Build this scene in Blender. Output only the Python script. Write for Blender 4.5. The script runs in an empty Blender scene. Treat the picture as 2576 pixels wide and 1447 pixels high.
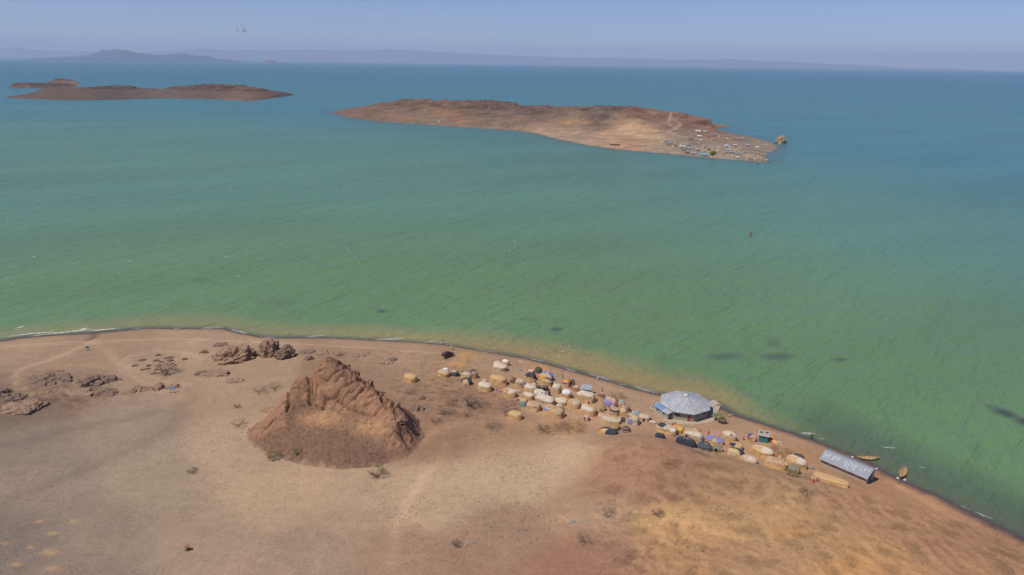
import bpy, bmesh, math, random
import numpy as np
from mathutils import Vector, Matrix, noise as mnoise

random.seed(7)
rng = np.random.default_rng(11)
SC = bpy.context.scene
COL = SC.collection
PI = math.pi
sin, cos, rad = math.sin, math.cos, math.radians

# ------------------------------------------------------------------ camera
H = 100.0                      # metres above the lake
FP, CX, CY = 1740.2, 1288.0, 723.5
PITCH = math.atan((723.5 - 159.0) / FP)
ROLL = math.atan(0.0135)
F_ = np.array([0, cos(PITCH), -sin(PITCH)])
R0 = np.array([1.0, 0, 0]); U0 = np.array([0, sin(PITCH), cos(PITCH)])
R_ = R0 * cos(ROLL) + U0 * sin(ROLL)
U_ = U0 * cos(ROLL) - R0 * sin(ROLL)

def ray(px, py):
    d = F_ + (px - CX) / FP * R_ - (py - CY) / FP * U_
    return d

def G(px, py, z=0.0):
    """ground point seen at photo point (px, py) on the level z"""
    d = ray(px, py)
    t = (z - H) / d[2]
    return np.array([d[0] * t, d[1] * t])

def atY(px, py, Y):
    """point on the sight line at forward distance Y"""
    d = ray(px, py)
    t = Y / d[1]
    return np.array([d[0] * t, Y, H + d[2] * t])

def atR(px, py, D):
    d = ray(px, py)
    t = D / math.hypot(d[0], d[1])
    return np.array([d[0] * t, d[1] * t, H + d[2] * t])

def proj(x, y, z):
    x, y, z = np.asarray(x, float), np.asarray(y, float), np.asarray(z, float) - H
    a = x * R_[0] + y * R_[1] + z * R_[2]
    b = x * U_[0] + y * U_[1] + z * U_[2]
    c = x * F_[0] + y * F_[1] + z * F_[2]
    return CX + FP * a / c, CY - FP * b / c

cam_d = bpy.data.cameras.new("camera")
cam = bpy.data.objects.new("camera", cam_d); COL.objects.link(cam)
cam_d.sensor_width = 36.0
cam_d.lens = 36.0 * FP / 2576.0
cam_d.clip_start = 0.5; cam_d.clip_end = 120000
M = Matrix(((R_[0], U_[0], -F_[0], 0), (R_[1], U_[1], -F_[1], 0), (R_[2], U_[2], -F_[2], H), (0, 0, 0, 1)))
cam.matrix_world = M
SC.camera = cam

# ------------------------------------------------------------------ noise
def _hash(ix, iy, seed):
    n = (ix.astype(np.int64) * 374761393 + iy.astype(np.int64) * 668265263 + seed * 974634721) & 0xffffffff
    n = ((n ^ (n >> 13)) * 1274126177) & 0xffffffff
    return (n ^ (n >> 16)) & 0xffffffff

def perlin(x, y, seed=0):
    x = np.asarray(x, float); y = np.asarray(y, float)
    x0 = np.floor(x); y0 = np.floor(y)
    fx, fy = x - x0, y - y0
    u = fx * fx * fx * (fx * (fx * 6 - 15) + 10); v = fy * fy * fy * (fy * (fy * 6 - 15) + 10)
    def g(dx, dy):
        a = _hash(x0 + dx, y0 + dy, seed) / 4294967296.0 * 2 * PI
        return np.cos(a) * (fx - dx) + np.sin(a) * (fy - dy)
    n00, n10, n01, n11 = g(0, 0), g(1, 0), g(0, 1), g(1, 1)
    return ((n00 + u * (n10 - n00)) * (1 - v) + (n01 + u * (n11 - n01)) * v) * 1.45

def fbm(x, y, o=4, seed=0, gain=.5):
    s = 0; a = 1.0; t = 0
    for i in range(o):
        s = s + a * perlin(x * 2 ** i, y * 2 ** i, seed + i * 17); t += a; a *= gain
    return s / t

def ridged(x, y, o=4, seed=0):
    s = 0; a = 1.0; t = 0
    for i in range(o):
        s = s + a * (1 - np.abs(perlin(x * 2 ** i, y * 2 ** i, seed + i * 31)) * 1.6); t += a; a *= .5
    return s / t

def sst(a, b, x):
    t = np.clip((np.asarray(x, float) - a) / (b - a), 0, 1)
    return t * t * (3 - 2 * t)

class TPS:
    def __init__(s, pts, sc=100.0, lam=0.0):
        P = np.array(pts, float); s.c = P[:, :2] / sc; s.sc = sc
        n = len(P)
        K = s.U(s.c[:, None, :] - s.c[None, :, :]) + lam * np.eye(n)
        Q = np.hstack([np.ones((n, 1)), s.c])
        A = np.vstack([np.hstack([K, Q]), np.hstack([Q.T, np.zeros((3, 3))])])
        s.w = np.linalg.solve(A, np.concatenate([P[:, 2], [0, 0, 0]]))
    def U(s, d):
        r2 = (d ** 2).sum(-1) + 1e-12
        return .5 * r2 * np.log(r2)
    def __call__(s, x, y):
        x = np.asarray(x, float) / s.sc; y = np.asarray(y, float) / s.sc
        out = s.w[-3] + s.w[-2] * x + s.w[-1] * y
        for (cx, cy), w in zip(s.c, s.w[:-3]):
            r2 = (x - cx) ** 2 + (y - cy) ** 2 + 1e-12
            out = out + w * .5 * r2 * np.log(r2)
        return out

def polydist(x, y, poly, closed=False):
    x = np.asarray(x, float); y = np.asarray(y, float)
    best = np.full(x.shape, 1e18)
    n = len(poly)
    for i in range(n if closed else n - 1):
        ax, ay = poly[i][:2]; bx, by = poly[(i + 1) % n][:2]
        dx, dy = bx - ax, by - ay
        t = np.clip(((x - ax) * dx + (y - ay) * dy) / (dx * dx + dy * dy + 1e-12), 0, 1)
        best = np.minimum(best, (x - ax - t * dx) ** 2 + (y - ay - t * dy) ** 2)
    return np.sqrt(best)

def inside(x, y, poly):
    x = np.asarray(x, float); y = np.asarray(y, float)
    r = np.zeros(x.shape, bool); n = len(poly)
    for i in range(n):
        ax, ay = poly[i][:2]; bx, by = poly[(i + 1) % n][:2]
        c = ((ay > y) != (by > y)) & (x < (bx - ax) * (y - ay) / (by - ay + 1e-15) + ax)
        r ^= c
    return r

def lin(c):
    return tuple((v / 255 / 12.92) if v / 255 <= .04045 else ((v / 255 + .055) / 1.055) ** 2.4 for v in c)

# ------------------------------------------------------------------ materials
def newmat(name):
    m = bpy.data.materials.new(name); m.use_nodes = True
    nt = m.node_tree; nt.nodes.clear()
    out = nt.nodes.new('ShaderNodeOutputMaterial'); b = nt.nodes.new('ShaderNodeBsdfPrincipled')
    nt.links.new(b.outputs[0], out.inputs[0])
    return m, nt, b

def N(nt, t, **kw):
    n = nt.nodes.new(t)
    for k, v in kw.items():
        if k in ('operation', 'blend_type', 'data_type', 'noise_dimensions', 'attribute_name', 'vector_type', 'feature', 'interpolation_type', 'noise_type', 'bands_direction', 'wave_type'):
            setattr(n, k, v)
        else:
            n.inputs[k.replace('_', ' ')].default_value = v
    return n

MATS = {}
def mat(name, col, rough=.85, var=.25, scale=3.0, stretch=(1, 1, 1), bump=0.0, metal=0.0, spec=.3):
    """matt surface of one colour with procedural variation"""
    if name in MATS: return MATS[name]
    m, nt, b = newmat(name); L = nt.links.new
    tc = N(nt, 'ShaderNodeTexCoord'); mp = N(nt, 'ShaderNodeMapping'); mp.inputs['Scale'].default_value = stretch
    L(tc.outputs['Object'], mp.inputs[0])
    n1 = N(nt, 'ShaderNodeTexNoise', Scale=scale, Detail=5.0, Roughness=.65); L(mp.outputs[0], n1.inputs['Vector'])
    mr = N(nt, 'ShaderNodeMapRange'); mr.inputs[1].default_value = .25; mr.inputs[2].default_value = .75
    mr.inputs[3].default_value = 1 - var; mr.inputs[4].default_value = 1 + var
    L(n1.outputs['Fac'], mr.inputs[0])
    mx = N(nt, 'ShaderNodeVectorMath', operation='SCALE'); mx.inputs[0].default_value = col[:3]
    L(mr.outputs[0], mx.inputs['Scale'])
    L(mx.outputs[0], b.inputs['Base Color'])
    b.inputs['Roughness'].default_value = rough; b.inputs['Metallic'].default_value = metal
    b.inputs['Specular IOR Level'].default_value = spec
    if bump:
        bp = N(nt, 'ShaderNodeBump', Strength=bump, Distance=.05); L(n1.outputs['Fac'], bp.inputs['Height']); L(bp.outputs[0], b.inputs['Normal'])
    MATS[name] = m
    return m

def groundmat(name, s1, s2, v1=.22, v2=.3, speck=0.0, speckscale=2.0, bump=.4, bdist=.15):
    m, nt, b = newmat(name); L = nt.links.new
    at = N(nt, 'ShaderNodeVertexColor'); at.layer_name = 'tone'
    tc = N(nt, 'ShaderNodeTexCoord')
    n1 = N(nt, 'ShaderNodeTexNoise', Scale=s1, Detail=6.0, Roughness=.62); L(tc.outputs['Object'], n1.inputs['Vector'])
    n2 = N(nt, 'ShaderNodeTexNoise', Scale=s2, Detail=4.0, Roughness=.7); L(tc.outputs['Object'], n2.inputs['Vector'])
    def rng_(n, v):
        mr = N(nt, 'ShaderNodeMapRange'); mr.inputs[1].default_value = .3; mr.inputs[2].default_value = .7
        mr.inputs[3].default_value = 1 - v; mr.inputs[4].default_value = 1 + v
        L(n.outputs['Fac'], mr.inputs[0]); return mr
    a, c = rng_(n1, v1), rng_(n2, v2)
    mu = N(nt, 'ShaderNodeMath', operation='MULTIPLY'); L(a.outputs[0], mu.inputs[0]); L(c.outputs[0], mu.inputs[1])
    fac = mu.outputs[0]
    if speck:
        vo = N(nt, 'ShaderNodeTexVoronoi', Scale=speckscale); L(tc.outputs['Object'], vo.inputs['Vector'])
        mr = N(nt, 'ShaderNodeMapRange'); mr.inputs[1].default_value = .16; mr.inputs[2].default_value = .3
        mr.inputs[3].default_value = 1 - speck; mr.inputs[4].default_value = 1
        L(vo.outputs['Distance'], mr.inputs[0])
        # stones only where the wide noise lets them
        n3 = N(nt, 'ShaderNodeTexNoise', Scale=.06, Detail=3.0); L(tc.outputs['Object'], n3.inputs['Vector'])
        m3 = N(nt, 'ShaderNodeMapRange'); m3.inputs[1].default_value = .42; m3.inputs[2].default_value = .6
        L(n3.outputs['Fac'], m3.inputs[0])
        mixf = N(nt, 'ShaderNodeMix', data_type='FLOAT'); L(m3.outputs[0], mixf.inputs[0]); mixf.inputs[2].default_value = 1.0; L(mr.outputs[0], mixf.inputs[3])
        m2 = N(nt, 'ShaderNodeMath', operation='MULTIPLY'); L(fac, m2.inputs[0]); L(mixf.outputs[0], m2.inputs[1]); fac = m2.outputs[0]
    sc = N(nt, 'ShaderNodeVectorMath', operation='SCALE'); L(at.outputs['Color'], sc.inputs[0]); L(fac, sc.inputs['Scale'])
    L(sc.outputs[0], b.inputs['Base Color'])
    b.inputs['Roughness'].default_value = .95; b.inputs['Specular IOR Level'].default_value = .15
    if bump:
        bp = N(nt, 'ShaderNodeBump', Strength=bump, Distance=bdist); L(fac, bp.inputs['Height']); L(bp.outputs[0], b.inputs['Normal'])
    return m

def blotch(name, c1, c2, t0=.5, t1=.62, scale=2.2):
    m = mat(name, c1, .92, .2, 3.5, bump=.5); nt = m.node_tree; L = nt.links.new
    b = [n for n in nt.nodes if n.type == 'BSDF_PRINCIPLED'][0]; src = b.inputs['Base Color'].links[0].from_socket
    tc = N(nt, 'ShaderNodeTexCoord'); oi = N(nt, 'ShaderNodeObjectInfo'); ad = N(nt, 'ShaderNodeVectorMath', operation='ADD'); L(tc.outputs['Object'], ad.inputs[0]); L(oi.outputs['Random'], ad.inputs[1])
    n1 = N(nt, 'ShaderNodeTexNoise', Scale=scale, Detail=4.0, Roughness=.6); L(ad.outputs[0], n1.inputs['Vector'])
    mr = N(nt, 'ShaderNodeMapRange'); mr.inputs[1].default_value = t0; mr.inputs[2].default_value = t1; L(n1.outputs['Fac'], mr.inputs[0])
    mx = N(nt, 'ShaderNodeMix', data_type='RGBA'); L(mr.outputs[0], mx.inputs[0]); L(src, mx.inputs[6]); mx.inputs[7].default_value = (*c2, 1); L(mx.outputs[2], b.inputs['Base Color'])
    return m

# ------------------------------------------------------------------ objects
def link(name, me, parent=None, m=None, smooth=False):
    o = bpy.data.objects.new(name, me); COL.objects.link(o)
    if parent is not None: o.parent = parent
    if m is not None: me.materials.append(m)
    if smooth:
        me.polygons.foreach_set('use_smooth', [True] * len(me.polygons))
    return o

def mesh(name, v, f, m=None, parent=None, smooth=False):
    me = bpy.data.meshes.new(name); me.from_pydata([tuple(p) for p in v], [], f); me.update()
    return link(name, me, parent, m, smooth)

def gridmesh(name, X, Y, Z, m, tone=None, keep=None, smooth=True):
    """X, Y, Z: 2-D arrays; quads between neighbours"""
    ny, nx = X.shape
    co = np.stack([X, Y, Z], -1).reshape(-1, 3)
    i = np.arange(ny * nx).reshape(ny, nx)
    q = np.stack([i[:-1, :-1], i[:-1, 1:], i[1:, 1:], i[1:, :-1]], -1).reshape(-1, 4)
    if keep is not None:
        k = keep.reshape(-1); q = q[k[q].any(1)]
        used = np.unique(q); mp = np.full(ny * nx, -1); mp[used] = np.arange(len(used))
        co = co[used]; q = mp[q]
        if tone is not None: tone = tone.reshape(-1, 3)[used]
    me = bpy.data.meshes.new(name)
    me.vertices.add(len(co)); me.vertices.foreach_set('co', co.astype(np.float32).ravel())
    me.loops.add(len(q) * 4); me.loops.foreach_set('vertex_index', q.astype(np.int32).ravel())
    me.polygons.add(len(q)); me.polygons.foreach_set('loop_start', (np.arange(len(q)) * 4).astype(np.int32))
    me.polygons.foreach_set('loop_total', np.full(len(q), 4, np.int32))
    me.update(calc_edges=True); me.validate()
    if tone is not None:
        at = me.color_attributes.new('tone', 'FLOAT_COLOR', 'POINT')
        c = np.ones((len(co), 4), np.float32); c[:, :3] = tone.reshape(-1, 3)
        at.data.foreach_set('color', c.ravel())
    return link(name, me, None, m, smooth)

def tag(o, label=None, cat=None, group=None, kind=None):
    if label: o['label'] = label
    if cat: o['category'] = cat
    if group: o['group'] = group
    if kind: o['kind'] = kind
    return o

def thing(name, label, cat, loc, rz=0.0, group=None):
    o = bpy.data.objects.new(name, None); COL.objects.link(o)
    o.empty_display_size = .3
    o.location = loc; o.rotation_euler = (0, 0, rz)
    return tag(o, label, cat, group)

class MB:
    """collects simple solids into one mesh"""
    def __init__(s): s.v = []; s.f = []
    def add(s, v, f):
        n = len(s.v); s.v += [tuple(p) for p in v]; s.f += [tuple(i + n for i in q) for q in f]; return s
    def box(s, c, d, rz=0.0, tap=1.0, M=None):
        x, y, z = d[0] / 2, d[1] / 2, d[2] / 2
        pts = [(-x, -y, -z), (x, -y, -z), (x, y, -z), (-x, y, -z), (-x * tap, -y * tap, z), (x * tap, -y * tap, z), (x * tap, y * tap, z), (-x * tap, y * tap, z)]
        R = Matrix.Rotation(rz, 3, 'Z') if M is None else M
        pts = [R @ Vector(p) + Vector(c) for p in pts]
        return s.add(pts, [(0, 3, 2, 1), (4, 5, 6, 7), (0, 1, 5, 4), (1, 2, 6, 5), (2, 3, 7, 6), (3, 0, 4, 7)])
    def tube(s, p, q, r0, r1=None, n=6):
        r1 = r0 if r1 is None else r1
        p, q = Vector(p), Vector(q); d = (q - p)
        if d.length < 1e-6: return s
        a = d.orthogonal().normalized(); b = d.normalized().cross(a)
        v = [p + (a * cos(2 * PI * i / n) + b * sin(2 * PI * i / n)) * r0 for i in range(n)] + [q + (a * cos(2 * PI * i / n) + b * sin(2 * PI * i / n)) * r1 for i in range(n)]
        f = [(i, (i + 1) % n, n + (i + 1) % n, n + i) for i in range(n)] + [tuple(range(n - 1, -1, -1)), tuple(range(n, 2 * n))]
        return s.add(v, f)
    def path(s, pts, r, n=6):
        for a, b in zip(pts[:-1], pts[1:]): s.tube(a, b, r, r, n)
        return s
    def loft(s, rings, close=True, cap=True):
        n = len(rings[0]); v = [p for r in rings for p in r]; f = []
        for k in range(len(rings) - 1):
            for i in range(n if close else n - 1):
                j = (i + 1) % n
                f.append((k * n + i, k * n + j, (k + 1) * n + j, (k + 1) * n + i))
        if cap and close:
            f.append(tuple(range(n - 1, -1, -1))); f.append(tuple(range((len(rings) - 1) * n, len(rings) * n)))
        return s.add(v, f)
    def prism(s, poly, z0, z1):
        n = len(poly)
        v = [(x, y, z0) for x, y in poly] + [(x, y, z1) for x, y in poly]
        return s.add(v, [tuple(range(n - 1, -1, -1)), tuple(range(n, 2 * n))] + [(i, (i + 1) % n, n + (i + 1) % n, n + i) for i in range(n)])
    def quad(s, a, b, c, d, th=.03):
        """a slab with the corners a b c d as its top face"""
        A = [Vector(p) for p in (a, b, c, d)]
        nrm = (A[1] - A[0]).cross(A[3] - A[0]).normalized() * th
        v = A + [p - nrm for p in A]
        return s.add(v, [(0, 1, 2, 3), (7, 6, 5, 4), (0, 4, 5, 1), (1, 5, 6, 2), (2, 6, 7, 3), (3, 7, 4, 0)])
    def blob(s, c, r, sub=1, j=.25, seed=0):
        bm = bmesh.new(); bmesh.ops.create_icosphere(bm, subdivisions=sub, radius=1)
        rr = random.Random(seed)
        vs = [Vector((v.co.x * r[0], v.co.y * r[1], v.co.z * r[2])) * (1 + (rr.random() - .5) * 2 * j) + Vector(c) for v in bm.verts]
        fs = [[v.index for v in f.verts] for f in bm.faces]; bm.free()
        return s.add(vs, fs)
    def build(s, name, m, parent=None, smooth=False):
        return mesh(name, s.v, s.f, m, parent, smooth)

# ------------------------------------------------------------------ light
SUN_EL, SHADOW_AZ = rad(59), rad(33)          # shadows fall to the right and away
sx, sy = -cos(SHADOW_AZ), -sin(SHADOW_AZ)
sd = bpy.data.lights.new("sun", 'SUN'); sd.energy = 4.0; sd.angle = rad(.53); sd.color = (1.0, .92, .81)
so = bpy.data.objects.new("sun", sd); COL.objects.link(so)
so.rotation_euler = Vector((sx * cos(SUN_EL), sy * cos(SUN_EL), sin(SUN_EL))).to_track_quat('Z', 'Y').to_euler()
so.location = (-100, -50, 300)

w = bpy.data.worlds.new("World"); SC.world = w; w.use_nodes = True
nt = w.node_tree; nt.nodes.clear()
sky = nt.nodes.new('ShaderNodeTexSky'); sky.sky_type = 'NISHITA'; sky.sun_disc = False
sky.sun_elevation = SUN_EL; sky.sun_rotation = math.atan2(sx, sy)
sky.altitude = 2500; sky.air_density = 1.0; sky.dust_density = .1; sky.ozone_density = 4.0
bg = nt.nodes.new('ShaderNodeBackground'); bg.inputs['Strength'].default_value = .10
wo = nt.nodes.new('ShaderNodeOutputWorld')
vm = nt.nodes.new('ShaderNodeVectorMath'); vm.operation = 'MULTIPLY'; vm.inputs[1].default_value = (.845, .795, .94)
nt.links.new(sky.outputs[0], vm.inputs[0]); nt.links.new(vm.outputs[0], bg.inputs[0]); nt.links.new(bg.outputs[0], wo.inputs[0])

vs = SC.view_settings
vs.view_transform = 'Standard'; vs.look = 'None'; vs.gamma = 1; vs.exposure = 0.0
SC.cycles.use_denoising = True
SC.cycles.max_bounces = 6; SC.cycles.transparent_max_bounces = 64; SC.cycles.volume_bounces = 1
# ------------------------------------------------------------------ the mainland
SHORE_P = [(-900, 1010), (-500, 935), (-150, 882), (0, 858), (60, 849), (130, 843), (235, 838), (330, 829), (370, 825), (460, 826), (560, 826), (610, 838), (660, 847), (700, 850), (770, 849), (850, 850), (950, 856), (1050, 861), (1130, 868), (1200, 880), (1260, 890), (1330, 903), (1400, 922), (1450, 935), (1520, 955), (1590, 976), (1650, 991), (1760, 1007), (1810, 1022), (1850, 1044), (1950, 1075), (2030, 1100), (2130, 1137), (2190, 1163), (2240, 1193), (2290, 1215), (2360, 1245), (2420, 1275), (2480, 1305), (2576, 1350), (2760, 1430), (3100, 1600)]
SHORE = [tuple(G(x, y)) for x, y in SHORE_P]
LANDPOLY = SHORE + [(900, -60), (-900, -60)]
def dshore(x, y):
    d = polydist(x, y, SHORE)
    return np.where(inside(x, y, LANDPOLY), d, -d)

ctrl = [(100,900,1.5),(300,880,1.5),(100,1050,3),(400,1050,2.5),(100,1250,4),(400,1250,3.5),(100,1440,5),(500,1440,4),(700,1300,3.5),(900,1290,3.2),(1000,1440,5),(850,1380,4),
 (150,970,2.6),(20,1030,4.2),(500,880,1.5),(700,930,1.6),(950,900,1.5),(1100,920,1.6),(1200,1000,2),(1100,1020,2.2),(1250,1100,2.3),(1150,1150,2.5),(1350,1180,2.6),(1400,1090,2.3),(600,1000,2.3),(600,1150,2.8),
 (1300,950,1.6),(1500,1000,1.5),(1450,1040,1.9),(1600,1060,1.8),(1730,1060,1.6),(1850,1065,1.5),(1950,1110,1.6),(2080,1160,1.7),(2150,1190,1.8),(2080,1190,1.9),
 (1600,1180,7),(1700,1250,6.5),(1500,1250,4.5),(1850,1260,6.6),(2000,1290,6.2),(2200,1310,5),(2300,1290,2.6),(2450,1370,2.6),(2150,1420,7.0),(2400,1440,4.5),(1900,1440,8),(1600,1440,8),(1400,1400,6),(1300,1300,4.2),(1550,1350,6.5),(1750,1380,7),(1250,1440,6),(1480,1190,3.6)]
crest = [(1450,1165,3.6),(1520,1112,5.6),(1580,1099,6.8),(1640,1098,7.2),(1720,1121,7.4),(1800,1146,7.3),(1870,1166,6.8),(1950,1192,6),(2030,1213,5.0),(2110,1226,4)]
cp = []
for x, y, z in ctrl: g = G(x, y, z); cp.append((g[0], g[1], z))
for x, y, z in crest:
    g = G(x, y, z); cp.append((g[0], g[1], z))
    if 1500 < x < 2060: cp.append((g[0] + 1.5, g[1] + 9.5, 2.0))
cp += [(-60, 20, 6), (60, 20, 9), (0, 60, 7), (-150, 60, 6), (150, 60, 6), (-260, 120, 5), (240, 60, 3), (-260, 230, 2)]
_tps = TPS(cp, lam=.002)

HILL = []
def hp(px, py, z=None, Y=None):
    if Y is None: g = G(px, py, z); HILL.append((g[0], g[1], z))
    else: p = atY(px, py, Y); HILL.append(tuple(p))
    return HILL[-1]
for b in [(592,1082),(598,1120),(640,1152),(720,1182),(850,1202),(960,1192),(1040,1150),(1078,1105),(1112,1055)]: hp(*b, z=2.5)
for b in [(560,1050),(560,1150),(700,1230),(880,1250),(1050,1220),(1150,1120),(600,1030),(560,1000)]: hp(*b, z=2.2)
CREST = [hp(733,972,Y=173.0), hp(750,936,Y=176.5), hp(772,919,Y=179.0), hp(800,911,Y=181.0), hp(820,907,Y=183.0), hp(839,902,Y=183.5), hp(868,922,Y=181.5), hp(890,940,Y=179.0), hp(910,956,Y=177.0), hp(935,978,Y=174.0), hp(957,995,Y=171.5), hp(980,1010,Y=169.0), hp(995,1025,Y=166.5), hp(1010,1062,Y=163.5), hp(1020,1096,Y=158.5)]
for x, y, z in CREST:
    HILL.append((x * 1.0 + 2.5, y + 6, max(z * .55, 2.0))); HILL.append((x + 4, y + 15, 1.6))
for px, py, Y in [(712,1030,167.5),(745,1002,171),(785,1003,171.8),(821,1022,170.5),(868,1035,168.8),(920,1040,167.5),(950,1045,167),(985,1068,163.5),(1000,1098,159)]: hp(px, py, Y=Y)
for px, py, z in [(660,1060,4.8),(690,1095,5.2),(740,1060,7.2),(800,1070,7.6),(870,1090,7.0),(940,1100,6.4),(780,1125,5.3),(880,1150,4.5),(990,1140,4.2),(640,1112,3.6),(690,1008,3.6)]: hp(px, py, z=z)
HILL += [(CREST[-1][0] + 8, CREST[-1][1] + 6, 3.2), (CREST[-3][0] + 11, CREST[-3][1] + 5, 4.0), (CREST[0][0] - 8, CREST[0][1] + 4, 2.0)]
_hill = TPS(HILL, lam=.0008)
hx0, hx1 = min(p[0] for p in HILL) - 1, max(p[0] for p in HILL) + 1
hy0, hy1 = min(p[1] for p in HILL) - 1, max(p[1] for p in HILL) + 1
BASEPOLY = [HILL[i][:2] for i in range(9)] + [(c[0] + 6, c[1] + 19) for c in CREST[::-1]] + [tuple(G(640, 1022, 2.2)), tuple(G(608, 1045, 2.2))]

HALL = G(1724.5, 1031, 1.7)
def hbase(x, y, d=None):
    d = dshore(x, y) if d is None else d
    t = np.clip(_tps(x, y), .5, 30)
    land = .25 * sst(0, 2.2, d) + (t - .25) * sst(1.5, 17, d)
    r = np.hypot(np.asarray(x, float) - HALL[0], np.asarray(y, float) - HALL[1]); k = 1 - sst(8.5, 13.5, r)
    land = land * (1 - k) + np.maximum(land, 1.55) * k
    return np.where(d > 0, land, np.maximum(d * .11, -1.1))

def hhill(x, y):
    z = _hill(x, y)
    e = polydist(x, y, BASEPOLY, True); e = np.where(inside(x, y, BASEPOLY), e, -e)
    k = sst(-.5, 7.5, e)
    return z * k + (1 - k) * (hbase(x, y) - .3)

def hland(x, y):
    x = np.atleast_1d(np.asarray(x, float)); y = np.atleast_1d(np.asarray(y, float))
    h = hbase(x, y)
    return h

def T(px, py, z0=2.0, hill=False):
    """point of the mainland seen at photo point px, py (2576-wide photo pixels)"""
    z = z0
    for _ in range(6):
        g = G(px, py, z)
        h = float(hland(g[0], g[1])[0])
        if hill: h = max(h, float(hhill(np.array([g[0]]), np.array([g[1]]))[0]))
        if not hill and h > z0 + 2.6: h = z0
        z = .5 * z + .5 * h
    g = G(px, py, z)
    h = float(hland(g[0], g[1])[0])
    if hill: h = max(h, float(hhill(np.array([g[0]]), np.array([g[1]]))[0]))
    return Vector((g[0], g[1], h))

# --- ground tone (the soil's own colour; read off the photo, stored on the ground)
TONE0 = [(80,880,158,130,105),(300,870,150,122,98),(500,860,162,134,108),(100,950,150,124,100),(350,930,154,128,104),(150,980,128,102,84),(60,1010,115,95,80),(300,1080,146,124,105),(100,1120,136,117,102),(100,1250,142,122,105),(400,1200,152,130,108),(60,1350,124,108,96),(250,1350,143,122,104),(500,1350,154,131,108),(200,1430,136,115,99),(600,1150,167,139,112),(700,1250,170,141,113),(900,1280,168,139,112),(800,1400,152,127,105),(650,1430,156,130,107),(1000,1400,152,121,97),(1100,1250,174,145,116),(1300,1180,178,149,119),(1400,1150,179,150,119),(1250,1350,152,121,97),(1000,900,160,129,103),(1150,930,157,126,98),(1150,1000,140,108,86),(1300,1100,150,117,91),(1400,980,164,131,104),(1500,1050,168,134,105),(1600,1050,163,132,106),(1800,1070,160,126,100),(1900,1120,168,132,101),(2100,1170,158,124,96),(1600,1130,168,119,90),(1700,1200,162,116,88),(1850,1230,170,126,90),(1550,1200,152,113,88),(1500,1290,162,129,102),(1700,1330,181,142,98),(1900,1300,177,139,98),(2050,1350,167,129,92),(2150,1430,176,134,92),(1500,1400,152,113,90),(1750,1400,167,126,90),(2300,1300,167,126,92),(2400,1380,160,119,90),(2250,1440,172,131,92),(2550,1420,166,121,88),(2200,1250,163,123,92),(1200,1440,147,113,90),(1900,1430,167,129,95),(1450,1430,150,108,86),(560,940,158,130,104),(950,960,140,110,88),(1080,1080,145,112,88)]
TONE = [(x, y, r * (.915 if x > 1480 and y > 1095 and r - g > 42 else 1), g * (.955 if x > 1480 and y > 1095 and r - g > 42 else 1), b * (.98 if x > 1480 and y > 1095 and r - g > 42 else 1)) for x, y, r, g, b in TONE0]
GG = np.array([1.045, 1.095, 1.125])
def tones(px, py, tab, sig, gain):
    acc = np.zeros(px.shape + (3,)); ws = np.zeros(px.shape) + 1e-30
    for x, y, r, g, b in tab:
        wt = np.exp(-(((px - x) / sig) ** 2 + ((py - y) / (sig * .62)) ** 2))+1e-12/(1+((px-x)/sig)**2+((py-y)/sig)**2)
        acc += wt[..., None] * np.array(lin((r, g, b))); ws += wt
    return acc / ws[..., None] * gain

def pline(pts, z=2.0):
    return [tuple(G(x, y, z)) for x, y in pts]

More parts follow.
